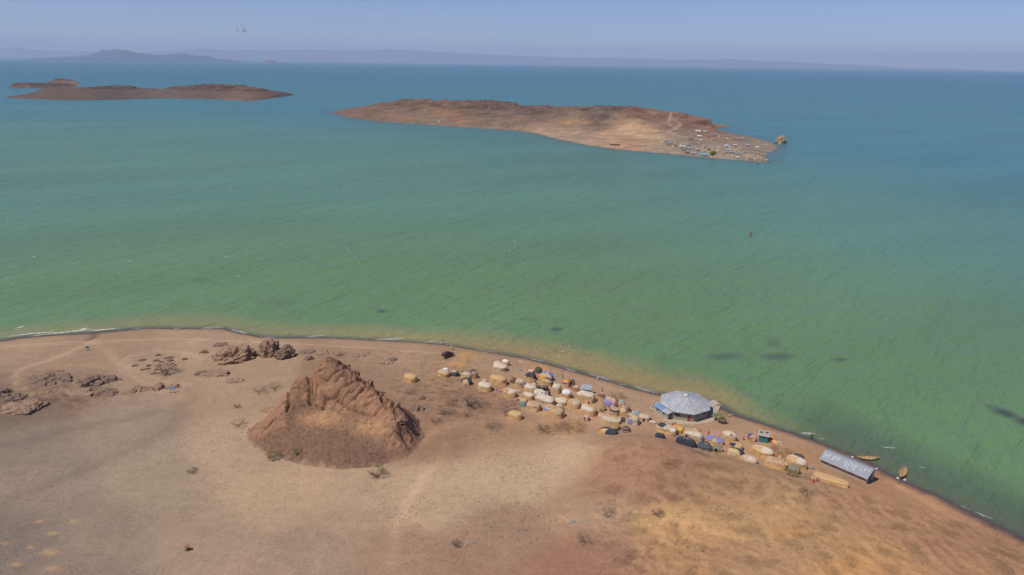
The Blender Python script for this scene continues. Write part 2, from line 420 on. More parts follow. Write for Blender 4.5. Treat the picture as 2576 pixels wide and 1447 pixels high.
def build_ground():
    xs = np.arange(-232, 262, .5)
    ys = np.concatenate([np.arange(-40, 100, 5.0), np.arange(100, 300, .5)])
    X, Y = np.meshgrid(xs, ys)
    d = dshore(X, Y)
    Z = hbase(X, Y, d)
    amp = sst(1, 14, d)
    Z = Z + amp * (.35 * fbm(X / 23, Y / 23, 3, 5) + .10 * fbm(X / 3.1, Y / 3.1, 3, 9))
    PX, PY = proj(X, Y, np.maximum(Z, 0))
    # broken, stony ground on the mounds and round the rocks
    rough = sst(1420, 1560, PX) * sst(1085, 1130, PY - .24 * (PX - 1600) * (PX > 1600)) * .8
    rough = np.maximum(rough, np.exp(-((PX - 150) / 160) ** 2 - ((PY - 985) / 45) ** 2) * 1.3)
    rough = np.maximum(rough, np.exp(-((PX - 1130) / 110) ** 2 - ((PY - 985) / 90) ** 2) * .6)
    for cx, cy, sx_, sy_, a in [(1800,1130,70,25,1.4),(1660,1160,60,16,1.6),(1690,1240,40,40,1.5),(1610,1405,50,45,2.0),(1560,1260,90,30,.9),(2070,1210,60,20,.8)]:
        rough = np.maximum(rough, a * np.exp(-((PX - cx) / sx_) ** 2 - ((PY - cy) / sy_) ** 2))
    rid = ridged(X / 5.5, Y / 5.5, 4, 21) - .62
    Z = Z + amp * rough * (1.1 * np.maximum(rid, -.15) + .22 * fbm(X / 1.3, Y / 1.3, 2, 33))
    tone = tones(PX, PY, TONE, 80.0, GG)
    # broad mottling, ochre stains, stony dark zones
    mott = fbm(X / 17, Y / 17, 4, 41); tone *= (1 + .11 * mott)[..., None]
    och = sst(.12, .5, fbm(X / 13 + 7, Y / 8, 4, 77)) * sst(1380, 1600, PX) * sst(1100, 1250, PY)
    tone = tone * (1 - .32 * och[..., None]) + np.array(lin((184, 140, 98))) * 1.05 * .32 * och[..., None]
    for cx, cy, rx, ry, c, a in [(1345,935,22,12,(205,150,85),.0),(1170,895,26,12,(190,145,90),.7),(1150,915,30,8,(200,150,90),.6),(1360,924,24,9,(200,140,85),.7),(1420,1075,60,20,(165,115,65),.6),(1245,1000,40,26,(165,120,95),.45),(2010,1152,60,22,(165,115,72),.55),(2145,1420,60,14,(190,138,88),.45),(2200,1435,150,22,(190,142,95),.4),(1790,1345,90,26,(182,142,104),.4),(200,920,60,5,(170,145,110),.5),(2160,1250,110,22,(170,130,95),.5),(1990,1335,60,14,(185,138,85),.5),(60,985,60,14,(140,122,80),.4),(185,1313,10,4,(200,165,115),.6),(98,1312,9,4,(200,165,115),.6),(130,1341,12,4,(200,165,110),.7),(78,1377,8,3,(205,165,110),.7),(10,1368,12,4,(200,165,110),.6),(126,1390,18,8,(195,162,110),.6),(40,1420,14,4,(205,165,105),.7),(130,1430,18,6,(195,160,110),.6),(65,1128,14,3,(120,95,82),.6),(775,1196,0.1,0.1,(0,0,0),0),(840,1105,10,10,(0,0,0),0)]:
        k = a * np.exp(-((PX - cx) / rx) ** 2 - ((PY - cy) / ry) ** 2) * (.75 + .5 * fbm(X / 3, Y / 3, 3, 52))
        k = np.clip(k, 0, 1)[..., None]; tone = tone * (1 - k) + np.array(lin(c)) * np.array([1.1, 1.06, 1.0]) * k
    fine = fbm(X / 2.3, Y / 2.3, 3, 141); spk = sst(.28, .5, fbm(X / 1.05, Y / 1.05, 2, 151)) * sst(-.1, .35, fbm(X / 26, Y / 26, 3, 161) + .25 * (PX > 900))
    tone *= (1 + .08 * fine - .24 * spk)[..., None]
    scrub = np.exp(-((PX - 1130) / 190) ** 2 - ((PY - 980) / 75) ** 2) + .6 * np.exp(-((PX - 880) / 160) ** 2 - ((PY - 890) / 18) ** 2)
    tone *= (1 - .42 * scrub * sst(.05, .4, fbm(X / 2.6, Y / 1.7, 4, 171)))[..., None]
    # wheel tracks and footpaths
    trk = [([(0,862),(200,851),(420,848),(640,851),(900,866),(1120,884)], 1.0, .16), ([(0,866),(220,857),(300,854)], .8, .12), ([(235,848),(180,880),(120,905),(60,925),(38,950),(45,975),(75,1005)], 1.5, .22),
           ([(480,968),(400,985),(340,950),(300,915),(270,880),(240,858)], 1.4, .12), ([(480,968),(420,962),(350,940),(312,905),(330,890)], 1.2, .10), ([(330,893),(400,880),(470,885),(510,900)], .8, .12),
           ([(0,1140),(180,1085),(420,1035),(490,1000),(480,968)], 2.6, -.10), ([(0,1290),(230,1190),(420,1090),(470,1020)], 2.2, -.09), ([(940,1160),(1040,1120),(1120,1075),(1250,1060),(1400,1085)], 2.0, .12),
           ([(985,1447),(1000,1340),(1040,1250),(1090,1180),(1130,1120)], 1.6, .12), ([(1110,930),(1250,965),(1320,1010),(1370,1060)], 1.6, .08), ([(950,985),(1080,1010),(1200,1045),(1330,1060)], 1.4, .08),
           ([(2240,1195),(2330,1250),(2420,1300)], 1.2, .12), ([(1000,1300),(1100,1290),(800,1320)], 2.5, -.05), ([(1330,1340),(1500,1330),(1680,1345),(1850,1400)], 1.5, .1)]
    wob = fbm(X / 9, Y / 9, 2, 61) * .8
    for pts, wd, a in trk:
        dd = polydist(X, Y, pline(pts)) + wob
        tone *= (1 + 1.35 * a * np.exp(-(dd / wd) ** 2))[..., None]
    # creek bank and wet sand along the water
    ww = np.interp(PX, [0, 600, 1000, 1900, 2100, 2600], [1.2, 1.1, .8, 1.0, 1.7, 2.3])
    wet = (1 - sst(.6, 2.2, d / ww + .7 * fbm(X / 4, Y / 4, 3, 3)))
    wcol = np.array(lin((88, 78, 80)))
    tone = tone * (1 - wet[..., None]) + wcol * wet[..., None]
    damp = (1 - sst(2.0, 4.6, d + .9 * fbm(X / 5, Y / 5, 3, 4))) * (1 - wet) * .45 * np.where(PX > 1900, 1.5, .8)
    damp = np.clip(damp, 0, .8)
    tone = tone * (1 - damp[..., None]) + np.array(lin((128, 102, 80))) * damp[..., None]
    crk = np.exp(-(polydist(X, Y, pline([(235,838),(238,846),(225,856)], .3)) / 1.3) ** 2) * .7
    tone = tone * (1 - crk[..., None]) + np.array(lin((95, 85, 70))) * crk[..., None]
    tone *= (1 - .30 * np.clip(rough * sst(.05, .35, -rid) * 1.0, 0, 1))[..., None]
    m = groundmat('desert_soil', .3, 1.6, .08, .14, speck=.22, speckscale=1.15, bump=.6, bdist=.2)
    o = gridmesh('ground', X, Y, Z, m, tone, keep=d > -11)
    tag(o, kind='structure'); return o
build_ground()

GROOVES = [([(812,938),(800,955),(790,975),(781,996)], 1.5, .9), ([(820,1002),(816,1022)], 1.6, .9), ([(868,928),(884,940)], 1.2, .9), ([(924,960),(936,972),(950,980)], 1.8, 1.3), ([(992,1022),(1004,1046),(1009,1066),(1014,1090),(1020,1104)], 2.0, 1.0), ([(733,985),(728,1010),(722,1030)], 1.0, .8), ([(958,1000),(968,1012),(978,1020)], 1.3, .8), ([(690,1045),(670,1070)], 1.0, .8), ([(850,1000),(900,1030),(940,1040)], .8, .6)]
def build_hill():
    r = .23
    X, Y = np.meshgrid(np.arange(hx0, hx1, r), np.arange(hy0, hy1, r))
    Z = hhill(X, Y)
    gy, gx = np.gradient(Z, r); slope = np.hypot(gx, gy)
    cd = polydist(X, Y, [c[:2] for c in CREST])
    e = polydist(X, Y, BASEPOLY, True); e = np.where(inside(X, Y, BASEPOLY), e, -e)
    PX, PY = proj(X, Y, Z)
    yc = np.interp(PX, [700,735,752,772,800,839,868,910,957,995,1010,1020,1060], [1040,985,945,928,917,905,924,958,997,1027,1064,1098,1130])
    yf = np.interp(PX, [640,700,720,745,785,821,868,946,998,1020,1060], [1120,1060,1030,1000,1001,1022,1035,1042,1075,1115,1130])
    nn = fbm(X / 4, Y / 4, 3, 13)
    face = sst(-6, 4, yf - PY + 10 * nn) * sst(-25, 0, PY - yc + 22)          # the bare slab
    rock = np.clip(np.maximum(face, np.exp(-(cd / 2.6) ** 2)), 0, 1) * sst(1.5, 5, e)
    rib = np.exp(-((PX - 690) / 45) ** 2 - ((PY - 1062) / 26) ** 2) + np.exp(-((PX - 1000) / 30) ** 2 - ((PY - 1110) / 35) ** 2) + np.exp(-((PX - 1045) / 35) ** 2 - ((PY - 1070) / 30) ** 2) * .8
    rock = np.clip(np.maximum(rock, rib), 0, 1)
    # tilted strata: curving beds across the slab
    wv = fbm(X / 11, Y / 11, 3, 12) * 3.2
    a = rad(25); u = -X * sin(a) + Y * cos(a); v = X * cos(a) + Y * sin(a)
    left = sst(800, 770, PX)
    q = u + wv + left * (.8 * v)
    def bed(per, wd, sd):
        qq = q / per + .35 * fbm(X / 3.5, Y / 3.5, 3, sd); fr = qq - np.floor(qq); dist = np.minimum(fr, 1 - fr) * per
        on = sst(-.25, .15, perlin(v / 5.5 + np.floor(qq + .5) * 7.31, np.floor(qq + .5) * 1.7, sd + 1))
        return 1 - on * np.exp(-(dist / wd) ** 2)
    st = bed(1.7, .26, 44); st2 = bed(.85, .2, 47)
    brk = sst(-.15, .2, fbm(X / 2.2, Y / 2.2, 3, 46))
    bl = ridged(X / 3.1, Y / 3.1, 4, 28) - .6
    led = .75 * (st - 1) + .3 * (st2 - 1) * brk
    Z = Z - rock * .55 * sst(3, 9, Z) + rock * (led + .7 * bl + 1.1 * (ridged(X / 7.5 + 2, Y / 7.5, 4, 31) - .62) + .25 * (ridged(X / 1.1, Y / 1.1, 3, 29) - .6))
    gd = np.zeros(X.shape)
    for pts, wd, dp in GROOVES:
        gp = []
        for x, y in pts: t = T(x, y, 8, True); gp.append((t.x, t.y))
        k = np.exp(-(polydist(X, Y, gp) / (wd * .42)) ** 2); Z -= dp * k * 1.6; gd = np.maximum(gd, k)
    behind = sst(-1.5, 1.0, yc - PY + 4)
    spike = np.maximum(ridged(X / 1.9, Y / 1.9, 3, 55) - .52, 0) * np.exp(-(cd / 3.0) ** 2) * np.clip(behind + .25, 0, 1)
    right = sst(CREST[3][0], CREST[5][0], X) * .8 + .2
    Z = Z + spike * 3.4 * right
    # talus: blocks and stones
    tal = (1 - rock) * sst(.5, 4, e)
    Z = Z + tal * (.22 * fbm(X / 5, Y / 5, 3, 70) + .30 * np.maximum(fbm(X / .9, Y / .9, 2, 71) - .12, 0) + .5 * np.maximum(fbm(X / 2.0, Y / 2.0, 2, 72) - .35, 0))
    PX, PY = proj(X, Y, Z)
    tone = np.zeros(X.shape + (3,)) + np.array(lin((122, 95, 77)))
    tone = tone * (1 - rock[..., None]) + np.array(lin((150, 114, 90))) * rock[..., None]
    for cx, cy, rx, ry, c, al in [(815,1050,55,22,(186,145,104),.75),(935,1075,50,24,(186,145,104),.7),(965,1030,60,34,(164,124,96),.5),(1005,1115,30,40,(164,124,96),.6),(700,1120,80,40,(116,88,72),.5),(900,1180,160,30,(126,97,80),.4),(850,920,30,20,(126,98,82),.6),(900,1046,70,9,(135,106,90),.6),(770,960,30,25,(160,116,90),.5),(1050,1065,40,35,(134,104,84),.6)]:
        k = np.clip(al * np.exp(-((PX - cx) / rx) ** 2 - ((PY - cy) / ry) ** 2) * (1 + .9 * fbm(X / 2, Y / 2, 3, 5)), 0, 1)[..., None]
        tone = tone * (1 - k) + np.array(lin(c)) * k
    stain = fbm((u + wv) / 1.4, v / 7, 3, 90)
    tone *= (1 + - .42 * rock * (1 - st) - .2 * rock * (1 - st2) * brk + .24 * rock * stain + .14 * fbm(X / 3, Y / 3, 3, 91) - .40 * tal * sst(.12, .45, fbm(X / .85, Y / .85, 2, 93)) - .35 * gd)[..., None] * 1.04  # beds and grooves also darkened in the colour, as painted crevice shadow
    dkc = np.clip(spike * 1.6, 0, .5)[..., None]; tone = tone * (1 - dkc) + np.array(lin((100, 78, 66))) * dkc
    ed = (1 - sst(.3, 4.4, e + 2.6 * fbm(X / 2.2, Y / 2.2, 4, 92)))[..., None]
    sand = tones(PX, PY, TONE, 80.0, GG)
    tone = tone * (1 - ed) + sand * ed
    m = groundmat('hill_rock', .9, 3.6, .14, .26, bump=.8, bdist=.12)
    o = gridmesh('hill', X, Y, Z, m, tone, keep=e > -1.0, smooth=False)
    tag(o, kind='structure')
build_hill()

# ------------------------------------------------------------------ islands
def island(name, front, extra, tab, res, gain, seed, rough, back, rockh, tsig, zcap=200, smooth_edge=14, bench=0.0, marks=(), rocky=None, step=0, ter=.8, dkb=.38):
    """front: shoreline photo points; extra: (px,py,Y) ridge points; back: shoreline behind as world offsets"""
    fr = [tuple(G(x, y)) for x, y in front]
    rp = [atY(*e) for e in extra]
    poly = fr + back(fr, rp)
    pts = [(x, y, bench) for x, y in poly[::1]] + [tuple(p) for p in rp]
    cx = sum(p[0] for p in poly) / len(poly); cy = sum(p[1] for p in poly) / len(poly)
    f = TPS(pts, sc=300.0, lam=.0004)
    x0, x1 = min(p[0] for p in poly) - 15, max(p[0] for p in poly) + 15
    y0, y1 = min(p[1] for p in poly) - 15, max(p[1] for p in poly) + 15
    X, Y = np.meshgrid(np.arange(x0, x1, res), np.arange(y0, y1, res))
    d = polydist(X, Y, poly, True); d = np.where(inside(X, Y, poly), d, -d)
    d = d + res * 1.5 * fbm(X / 22, Y / 22, 3, seed + 4)
    h = np.clip(f(X, Y), 1.2, zcap)
    Z = np.where(d > 0, .4 * sst(0, 4, d) + (h - .4) * sst(2, smooth_edge, d), np.maximum(d * .15, -1.0))
    top = sst(rockh[0], rockh[1], Z)
    band = 0
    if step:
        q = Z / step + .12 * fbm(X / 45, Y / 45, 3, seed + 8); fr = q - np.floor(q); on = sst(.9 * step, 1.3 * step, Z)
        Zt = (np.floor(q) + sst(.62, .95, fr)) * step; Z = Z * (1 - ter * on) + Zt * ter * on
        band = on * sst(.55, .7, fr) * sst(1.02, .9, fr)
    if rocky is not None:
        qx, qy = proj(X, Y, np.maximum(Z, 0)); top = np.maximum(top, rocky(qx, qy))
    rid = ridged(X / rough[1], Y / rough[1], 4, seed) - .6
    Z = Z + sst(3, 20, d) * top * (rough[0] * rid + .45 * rough[0] * (ridged(X / rough[1] * 3.1, Y / rough[1] * 3.1, 3, seed + 6) - .6)) + sst(3, 14, d) * .5 * fbm(X / 9, Y / 9, 3, seed + 2)
    PX, PY = proj(X, Y, np.maximum(Z, 0))
    tone = tones(PX, PY, tab, tsig, gain)
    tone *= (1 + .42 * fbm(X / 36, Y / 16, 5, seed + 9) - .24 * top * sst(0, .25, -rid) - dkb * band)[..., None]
    for pts, wd, c, am in marks:
        if len(pts) == 1:
            (mx, my), = pts; kk = am * np.exp(-((PX - mx) / wd[0]) ** 2 - ((PY - my) / wd[1]) ** 2) * (.6 + 1.2 * fbm(X / 14, Y / 9, 3, 7))
        else:
            wp = [tuple(atY(x, y, 1)[:0]) or (X.flat[i], Y.flat[i]) for x, y in pts for i in [int(np.argmin((PX - x) ** 2 + (PY - y) ** 2 + 1e6 * (d < 0)))]]
            kk = am * np.exp(-(polydist(X, Y, wp) / wd) ** 2)
        kk = np.clip(kk, 0, 1)[..., None]; tone = tone * (1 - kk) + np.array(lin(c)) * .86 * kk
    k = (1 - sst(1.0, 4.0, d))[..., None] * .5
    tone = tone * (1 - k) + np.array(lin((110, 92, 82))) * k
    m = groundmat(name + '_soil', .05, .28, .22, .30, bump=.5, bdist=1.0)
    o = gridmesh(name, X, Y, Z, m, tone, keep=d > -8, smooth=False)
    tag(o, kind='structure')
    def hz(x, y):
        dd = polydist(np.array([x]), np.array([y]), poly, True)
        return float(np.clip(f(x, y), 1.2, zcap) - .4) * float(sst(2, smooth_edge, dd)[0]) + .4
    return f, poly, hz

MI_FRONT = [(845,286),(870,295),(920,303),(1000,309),(1100,316),(1200,323),(1300,329),(1350,336),(1400,350),(1480,366),(1560,377),(1660,386),(1760,395),(1850,403),(1905,408),(1932,408),(1927,398),(1934,386),(1957,374),(1951,364),(1938,358),(1900,347),(1860,340),(1815,331),(1792,326),(1815,321),(1845,320)]
def mi_back(fr, rp):
    tip = fr[-1]
    return [(tip[0] - 5, tip[1] + 40), (tip[0] - 70, tip[1] + 110), (tip[0] - 200, tip[1] + 190), (rp[8][0], rp[8][1] + 190), (rp[6][0], rp[6][1] + 200), (rp[4][0], rp[4][1] + 190), (rp[2][0], rp[2][1] + 170), (rp[0][0] - 10, rp[0][1] + 90), (fr[0][0] - 20, fr[0][1] + 25)]
def ZE(px, py, z): g = G(px, py, z); return (px, py, g[1])
MI_EX = [(885,272,1500),(935,262,1480),(1040,251,1440),(1150,255,1400),(1250,254,1360),(1280,264,1340),(1370,268,1290),(1470,270,1240),(1550,270,1180),ZE(1620,273,30),ZE(1690,288,25),ZE(1752,292,22),ZE(1782,300,17),ZE(1805,308,12),ZE(1828,315,7.5),
 (960,285,1330),(1080,292,1270),(1200,296,1210),(1320,305,1130),ZE(1440,322,10),(1430,300,1080),ZE(1560,335,7),ZE(1660,308,20),ZE(1692,303,19),ZE(1700,340,8),ZE(1600,355,5),ZE(1800,360,4.5),ZE(1850,375,3.5),ZE(1900,372,3),ZE(1790,320,8),ZE(1740,318,15),ZE(1650,370,3.5),ZE(1750,380,3),ZE(1500,355,3),ZE(1750,350,7),ZE(1850,355,3.5),ZE(1920,385,2.2)]
MI_TONE = [(900,280,128,96,80),(1000,265,118,90,78),(1000,300,140,108,86),(1150,262,108,84,76),(1130,285,150,108,82),(1100,310,135,108,92),(1250,280,112,86,76),(1250,310,140,112,92),(1380,285,115,88,78),(1430,308,140,110,90),(1420,325,150,122,100),(1400,340,165,140,112),(1500,300,122,98,86),(1550,340,165,136,108),(1500,360,160,136,114),(1600,280,125,92,78),(1600,335,200,170,130),(1620,345,165,136,108),(1580,352,150,112,92),(1680,310,140,114,98),(1660,360,158,132,110),(1690,295,138,96,80),(1740,305,142,98,80),(1800,315,145,98,80),(1830,318,150,108,86),(1750,340,142,118,104),(1800,380,158,132,114),(1900,380,150,126,110),(1930,400,155,130,112),(1880,360,140,116,102)]
_mi, MI_POLY, MI_Z = island('island', MI_FRONT, MI_EX, [(x, y, r * (1.10 if 1390 < x < 1640 and r > 155 else 1), g, b) for x, y, r, g, b in MI_TONE], 2.6, np.array([.84, .98, 1.02]), 101, (8.0, 46.0), mi_back, (13, 26), 46.0, step=8.5, ter=.35, dkb=.14, marks=[([(1692,299),(1681,306),(1688,317),(1700,323),(1712,317),(1708,308),(1696,301)], 1.6, (190,165,140), .7), ([(1700,323),(1680,331),(1700,339),(1735,347),(1765,353)], 2.0, (190,165,140), .6), ([(1450,338),(1550,346),(1640,345),(1680,350)], 2.2, (185,160,135), .5),
 ([(1430,307)], (26,6), (200,140,95), .8), ([(1470,306)], (16,4), (195,140,100), .6), ([(1595,332)], (10,3), (215,185,145), .9), ([(1575,336)], (16,2.5), (200,172,140), .7), ([(1610,340)], (20,3), (210,180,142), .9), ([(1645,331)], (12,2.5), (210,180,142), .8), ([(1660,345)], (14,2), (205,178,142), .7), ([(1630,347)], (26,2.5), (200,172,138), .6), ([(1440,335)], (40,4), (180,155,128), .6), ([(1400,345)], (30,4), (180,155,128), .5), ([(1520,352)], (50,4), (185,160,132), .5), ([(1500,362)], (40,3), (190,165,138), .5), ([(1600,352)], (30,3), (150,108,88), .6), ([(1010,296)], (40,5), (165,125,95), .6), ([(1130,285)], (40,6), (165,120,92), .6), ([(1300,300)], (30,5), (150,115,95), .6), ([(1180,306)], (40,3), (170,130,98), .6), ([(1060,262)], (40,6), (100,78,70), .6), ([(1240,262)], (60,7), (100,78,70), .6), ([(1400,285)], (50,7), (115,88,78), .5), ([(1600,283)], (26,5), (150,105,82), .6), ([(1700,298)], (18,4), (195,170,145), .5)],
 rocky=lambda x, y: np.clip(sst(1725, 1760, x) * sst(330, 318, y) * 1.1 + np.exp(-((x - 1605) / 36) ** 2 - ((y - 283) / 8) ** 2), 0, 1))

LI_FRONT = [(8,246),(60,249),(150,253),(300,251),(400,248),(500,249),(580,252),(622,255),(660,251),(731,241)]
LI_EX = [(25,238,2120),(50,231,2130),(75,226,2150),(110,223,2165),(140,222,2175),(180,221,2185),(250,219,2210),(330,217,2230),(440,218,2250),(500,215,2270),(540,213,2270),(585,214,2250),(600,233,2080),(650,232,2060),(700,236,2060),(200,243,2040),(400,240,2060),(560,243,2010),(620,243,1980),(480,232,2130)]
def li_back(fr, rp):
    return [(fr[-1][0] - 4, fr[-1][1] + 60), (rp[9][0] + 30, rp[9][1] + 95), (rp[7][0] + 45, rp[7][1] + 20), (rp[7][0] + 30, rp[7][1] + 150), (rp[4][0], rp[4][1] + 180), (rp[2][0], rp[2][1] + 150), (rp[1][0], rp[1][1] + 110), (fr[0][0] - 20, fr[0][1] + 60)]
LI_TONE = [(60,240,122,95,82),(200,235,128,100,86),(200,228,110,86,76),(300,235,100,82,76),(350,245,122,98,88),(420,230,118,92,84),(420,245,135,110,95),(550,215,105,80,74),(540,228,120,94,84),(600,248,165,125,95),(650,240,105,80,72),(700,240,110,84,76)]
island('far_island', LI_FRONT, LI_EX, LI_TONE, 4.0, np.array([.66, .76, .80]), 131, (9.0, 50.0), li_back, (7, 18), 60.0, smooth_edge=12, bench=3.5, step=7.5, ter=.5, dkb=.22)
BI_FRONT = [(16,221),(80,222),(150,221),(185,220)]
BI_EX = [(30,208,2880),(70,206,2900),(125,206,2900),(150,213,2860),(90,214,2840)]
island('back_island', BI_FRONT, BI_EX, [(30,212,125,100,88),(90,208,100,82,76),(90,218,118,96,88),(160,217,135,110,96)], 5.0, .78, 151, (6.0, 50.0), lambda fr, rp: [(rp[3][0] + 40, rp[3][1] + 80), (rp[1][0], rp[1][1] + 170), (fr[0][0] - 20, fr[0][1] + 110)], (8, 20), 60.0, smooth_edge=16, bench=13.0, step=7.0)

# ------------------------------------------------------------------ far shore
def mountain(name, prof, D, depth, base, seed, col):
    px = np.array([p[0] for p in prof], float); py = np.array([p[1] for p in prof], float)
    n = 420; u = np.linspace(px[0], px[-1], n); v = np.interp(u, px, py)
    js = np.linspace(-1, 1, 34)
    X = np.zeros((len(js), n)); Y = X * 0; Z = X * 0
    for i in range(n):
        p = atR(u[i], v[i], D)
        for j, s in enumerate(js):
            k = 1 + s * depth / D
            X[j, i] = p[0] * k; Y[j, i] = p[1] * k
            Z[j, i] = max(p[2], 2) * (1 - abs(s) ** 1.25)
    nz = fbm(X / (depth * .45), Y / (depth * .45), 5, seed)
    Z = Z * (1 + .35 * nz * (1 - np.exp(-(np.abs(js)[:, None] * 4) ** 2))) - 2
    Z = np.maximum(Z, -2)
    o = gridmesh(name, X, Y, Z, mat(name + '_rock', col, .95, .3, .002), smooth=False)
    tag(o, kind='structure')
mountain('hills', [(60,149),(100,146),(170,143),(220,139),(245,132),(255,125),(275,126),(287,122),(305,125),(322,126),(345,133),(372,136),(395,138),(420,138),(440,134),(460,134),(482,138),(500,141),(520,139),(545,147),(575,150),(605,154)], 32000, 4000, 0, 3, (.075, .095, .14))  # bluish colour: part of the distance haze is put into the rock
mountain('far_hills', [(-500,124),(-200,120),(0,122),(50,120),(110,128),(240,129),(360,131),(440,127),(515,122),(560,126),(640,125),(700,126),(780,124),(880,128),(980,124),(1030,126),(1100,131),(1180,134),(1250,138),(1320,141),(1400,143),(1470,146),(1520,146),(1600,147),(1650,148),(1690,151),(1740,149),(1800,150),(1840,148),(1880,151),(1930,153),(1990,155),(2040,159),(2120,162),(2180,164),(2230,168),(2300,172),(2400,173),(2480,177),(2560,181),(2700,184)], 55000, 5000, 0, 5, (.20, .22, .28))  # paler and bluer still, haze painted into the base colour
mountain('islet', [(660,155.5),(675,150.5),(690,152),(698,156)], 25000, 700, 0, 9, (.15, .125, .12))

# ------------------------------------------------------------------ water
def build_water():
    th = np.linspace(rad(-80), rad(80), 640)
    r = np.concatenate([np.geomspace(50, 600, 330), np.geomspace(610, 60000, 180)])
    TH, RR = np.meshgrid(th, r)
    X = np.sin(TH) * RR; Y = np.cos(TH) * RR; Z = X * 0
    d = -dshore(X, Y)
    PX, PY = proj(X, Y, Z)
    L3 = lambda c: np.array(c)
    near = L3((.124, .226, .098)); mid = L3((.100, .216, .142)); far = L3((.054, .184, .205)); deep = L3((.034, .150, .195))
    nz = fbm(X / 90, Y / 90, 4, 300); nz2 = fbm(X / 30, Y / 30, 4, 310)
    q = d + 30 * nz
    k1 = sst(60, 300, q)[..., None]; k2 = sst(260, 1100, q + .55 * X)[..., None]; k3 = sst(900, 5000, q)[..., None]
    tone = near * (1 - k1) + mid * k1
    tone = tone * (1 - k2) + far * k2
    tone = tone * (1 - k3) + deep * k3
    # sediment over the shallows
    band = np.interp(PX, [-200, 0, 500, 1000, 1250, 1500, 1750, 1900, 2050, 2600], [24, 22, 24, 18, 24, 27, 28, 16, 11, 8])
    tan = np.interp(PX, [0, 600, 1000, 1300, 1700, 1850, 2000, 2600], [.55, .6, .7, 1, 1, .75, .35, .3])
    k = np.clip((1 - sst(.2, 1, (d + 6 * nz2) / band)) * tan, 0, 1)[..., None]
    tone = tone * (1 - k) + L3((.30, .235, .10)) * k
    # dark weed and lava sand under the water
    dk = np.clip((1 - sst(3, 30, d + 10 * nz2)) * sst(1880, 2120, PX) * .62, 0, 1)
    dk = np.maximum(dk, (1 - sst(.3, 3.2, d + 1.5 * nz2)) * np.interp(PX, [0, 700, 1000, 1500, 2000], [.85, .7, .5, .75, .8]))
    for cx, cy, rx, ry, a in [(960,783,17,5,.85),(1400,829,18,5,.8),(1335,803,28,7,.25),(1295,793,8,4,.3),(1955,897,48,11,.6),(1825,897,52,10,.5),(2115,905,16,5,.75),(1942,862,26,16,.35),(2530,1040,52,13,.95),(2490,1022,20,8,.6),(2580,1062,40,14,.95),(2150,1080,60,20,.35),(510,705,40,10,.25),(700,760,60,12,.15),(2130,1105,40,12,.35)]:
        a2 = rad(18) if cx > 2400 else 0
        ux = (PX - cx) * cos(a2) + (PY - cy) * sin(a2); uy = -(PX - cx) * sin(a2) + (PY - cy) * cos(a2)
        dk = np.maximum(dk, a * (1 - sst(.35, 1.25, np.sqrt((ux / rx) ** 2 + (uy / ry) ** 2) + .5 * nz2)))
    dk = np.clip(dk, 0, 1)[..., None]
    tone = tone * (1 - dk) + L3((.058, .070, .062)) * dk
    # sheltered bay and shelf by the island
    di = polydist(X, Y, MI_POLY, True)
    ki = ((1 - sst(2, 26, di)) * .5)[..., None]
    tone = tone * (1 - ki) + L3((.07, .115, .13)) * ki
    m, nt, b = newmat('lake_water'); L = nt.links.new
    at = N(nt, 'ShaderNodeVertexColor'); at.layer_name = 'tone'
    tc = N(nt, 'ShaderNodeTexCoord')
    def layer(rot, sc, s, det, rough=.5, dist=0.0):
        mp = N(nt, 'ShaderNodeMapping'); mp.vector_type = 'TEXTURE'; mp.inputs['Rotation'].default_value = (0, 0, rot); mp.inputs['Scale'].default_value = (1 / sc[0], 1, 1)
        L(tc.outputs['Object'], mp.inputs[0])
        n = N(nt, 'ShaderNodeTexNoise', Scale=s, Detail=det, Roughness=rough, Distortion=dist); L(mp.outputs[0], n.inputs['Vector'])
        return n
    a = layer(rad(47), (.33, 1.0, 1), .105, 3.0, .5, .4)     # swell
    c = layer(rad(38), (.34, 1.0, 1), .40, 3.0, .55, .3)      # chop
    e = layer(rad(55), (.6, 1.0, 1), 1.1, 2.0)
    g = layer(rad(30), (.3, 1.0, 1), .012, 4.0)            # gusts
    s1 = N(nt, 'ShaderNodeMath', operation='MULTIPLY_ADD'); L(a.outputs['Fac'], s1.inputs[0]); s1.inputs[1].default_value = 2.1; s1.inputs[2].default_value = 0
    s2 = N(nt, 'ShaderNodeMath', operation='MULTIPLY_ADD'); L(c.outputs['Fac'], s2.inputs[0]); s2.inputs[1].default_value = 1.15; L(s1.outputs[0], s2.inputs[2])
    s3 = N(nt, 'ShaderNodeMath', operation='MULTIPLY_ADD'); L(e.outputs['Fac'], s3.inputs[0]); s3.inputs[1].default_value = .20; L(s2.outputs[0], s3.inputs[2])
    bp = N(nt, 'ShaderNodeBump', Strength=1.0, Distance=1.2); L(s3.outputs[0], bp.inputs['Height']); L(bp.outputs[0], b.inputs['Normal'])
    mr = N(nt, 'ShaderNodeMapRange'); mr.inputs[1].default_value = .3; mr.inputs[2].default_value = .7; mr.inputs[3].default_value = .9; mr.inputs[4].default_value = 1.1
    L(g.outputs['Fac'], mr.inputs[0])
    sc = N(nt, 'ShaderNodeVectorMath', operation='SCALE'); L(at.outputs['Color'], sc.inputs[0]); L(mr.outputs[0], sc.inputs['Scale'])
    L(sc.outputs[0], b.inputs['Base Color'])
    b.inputs['Roughness'].default_value = .29; b.inputs['IOR'].default_value = 1.33; b.inputs['Specular IOR Level'].default_value = .42
    o = gridmesh('water', X, Y, Z, m, tone)
    tag(o, kind='structure')
build_water()

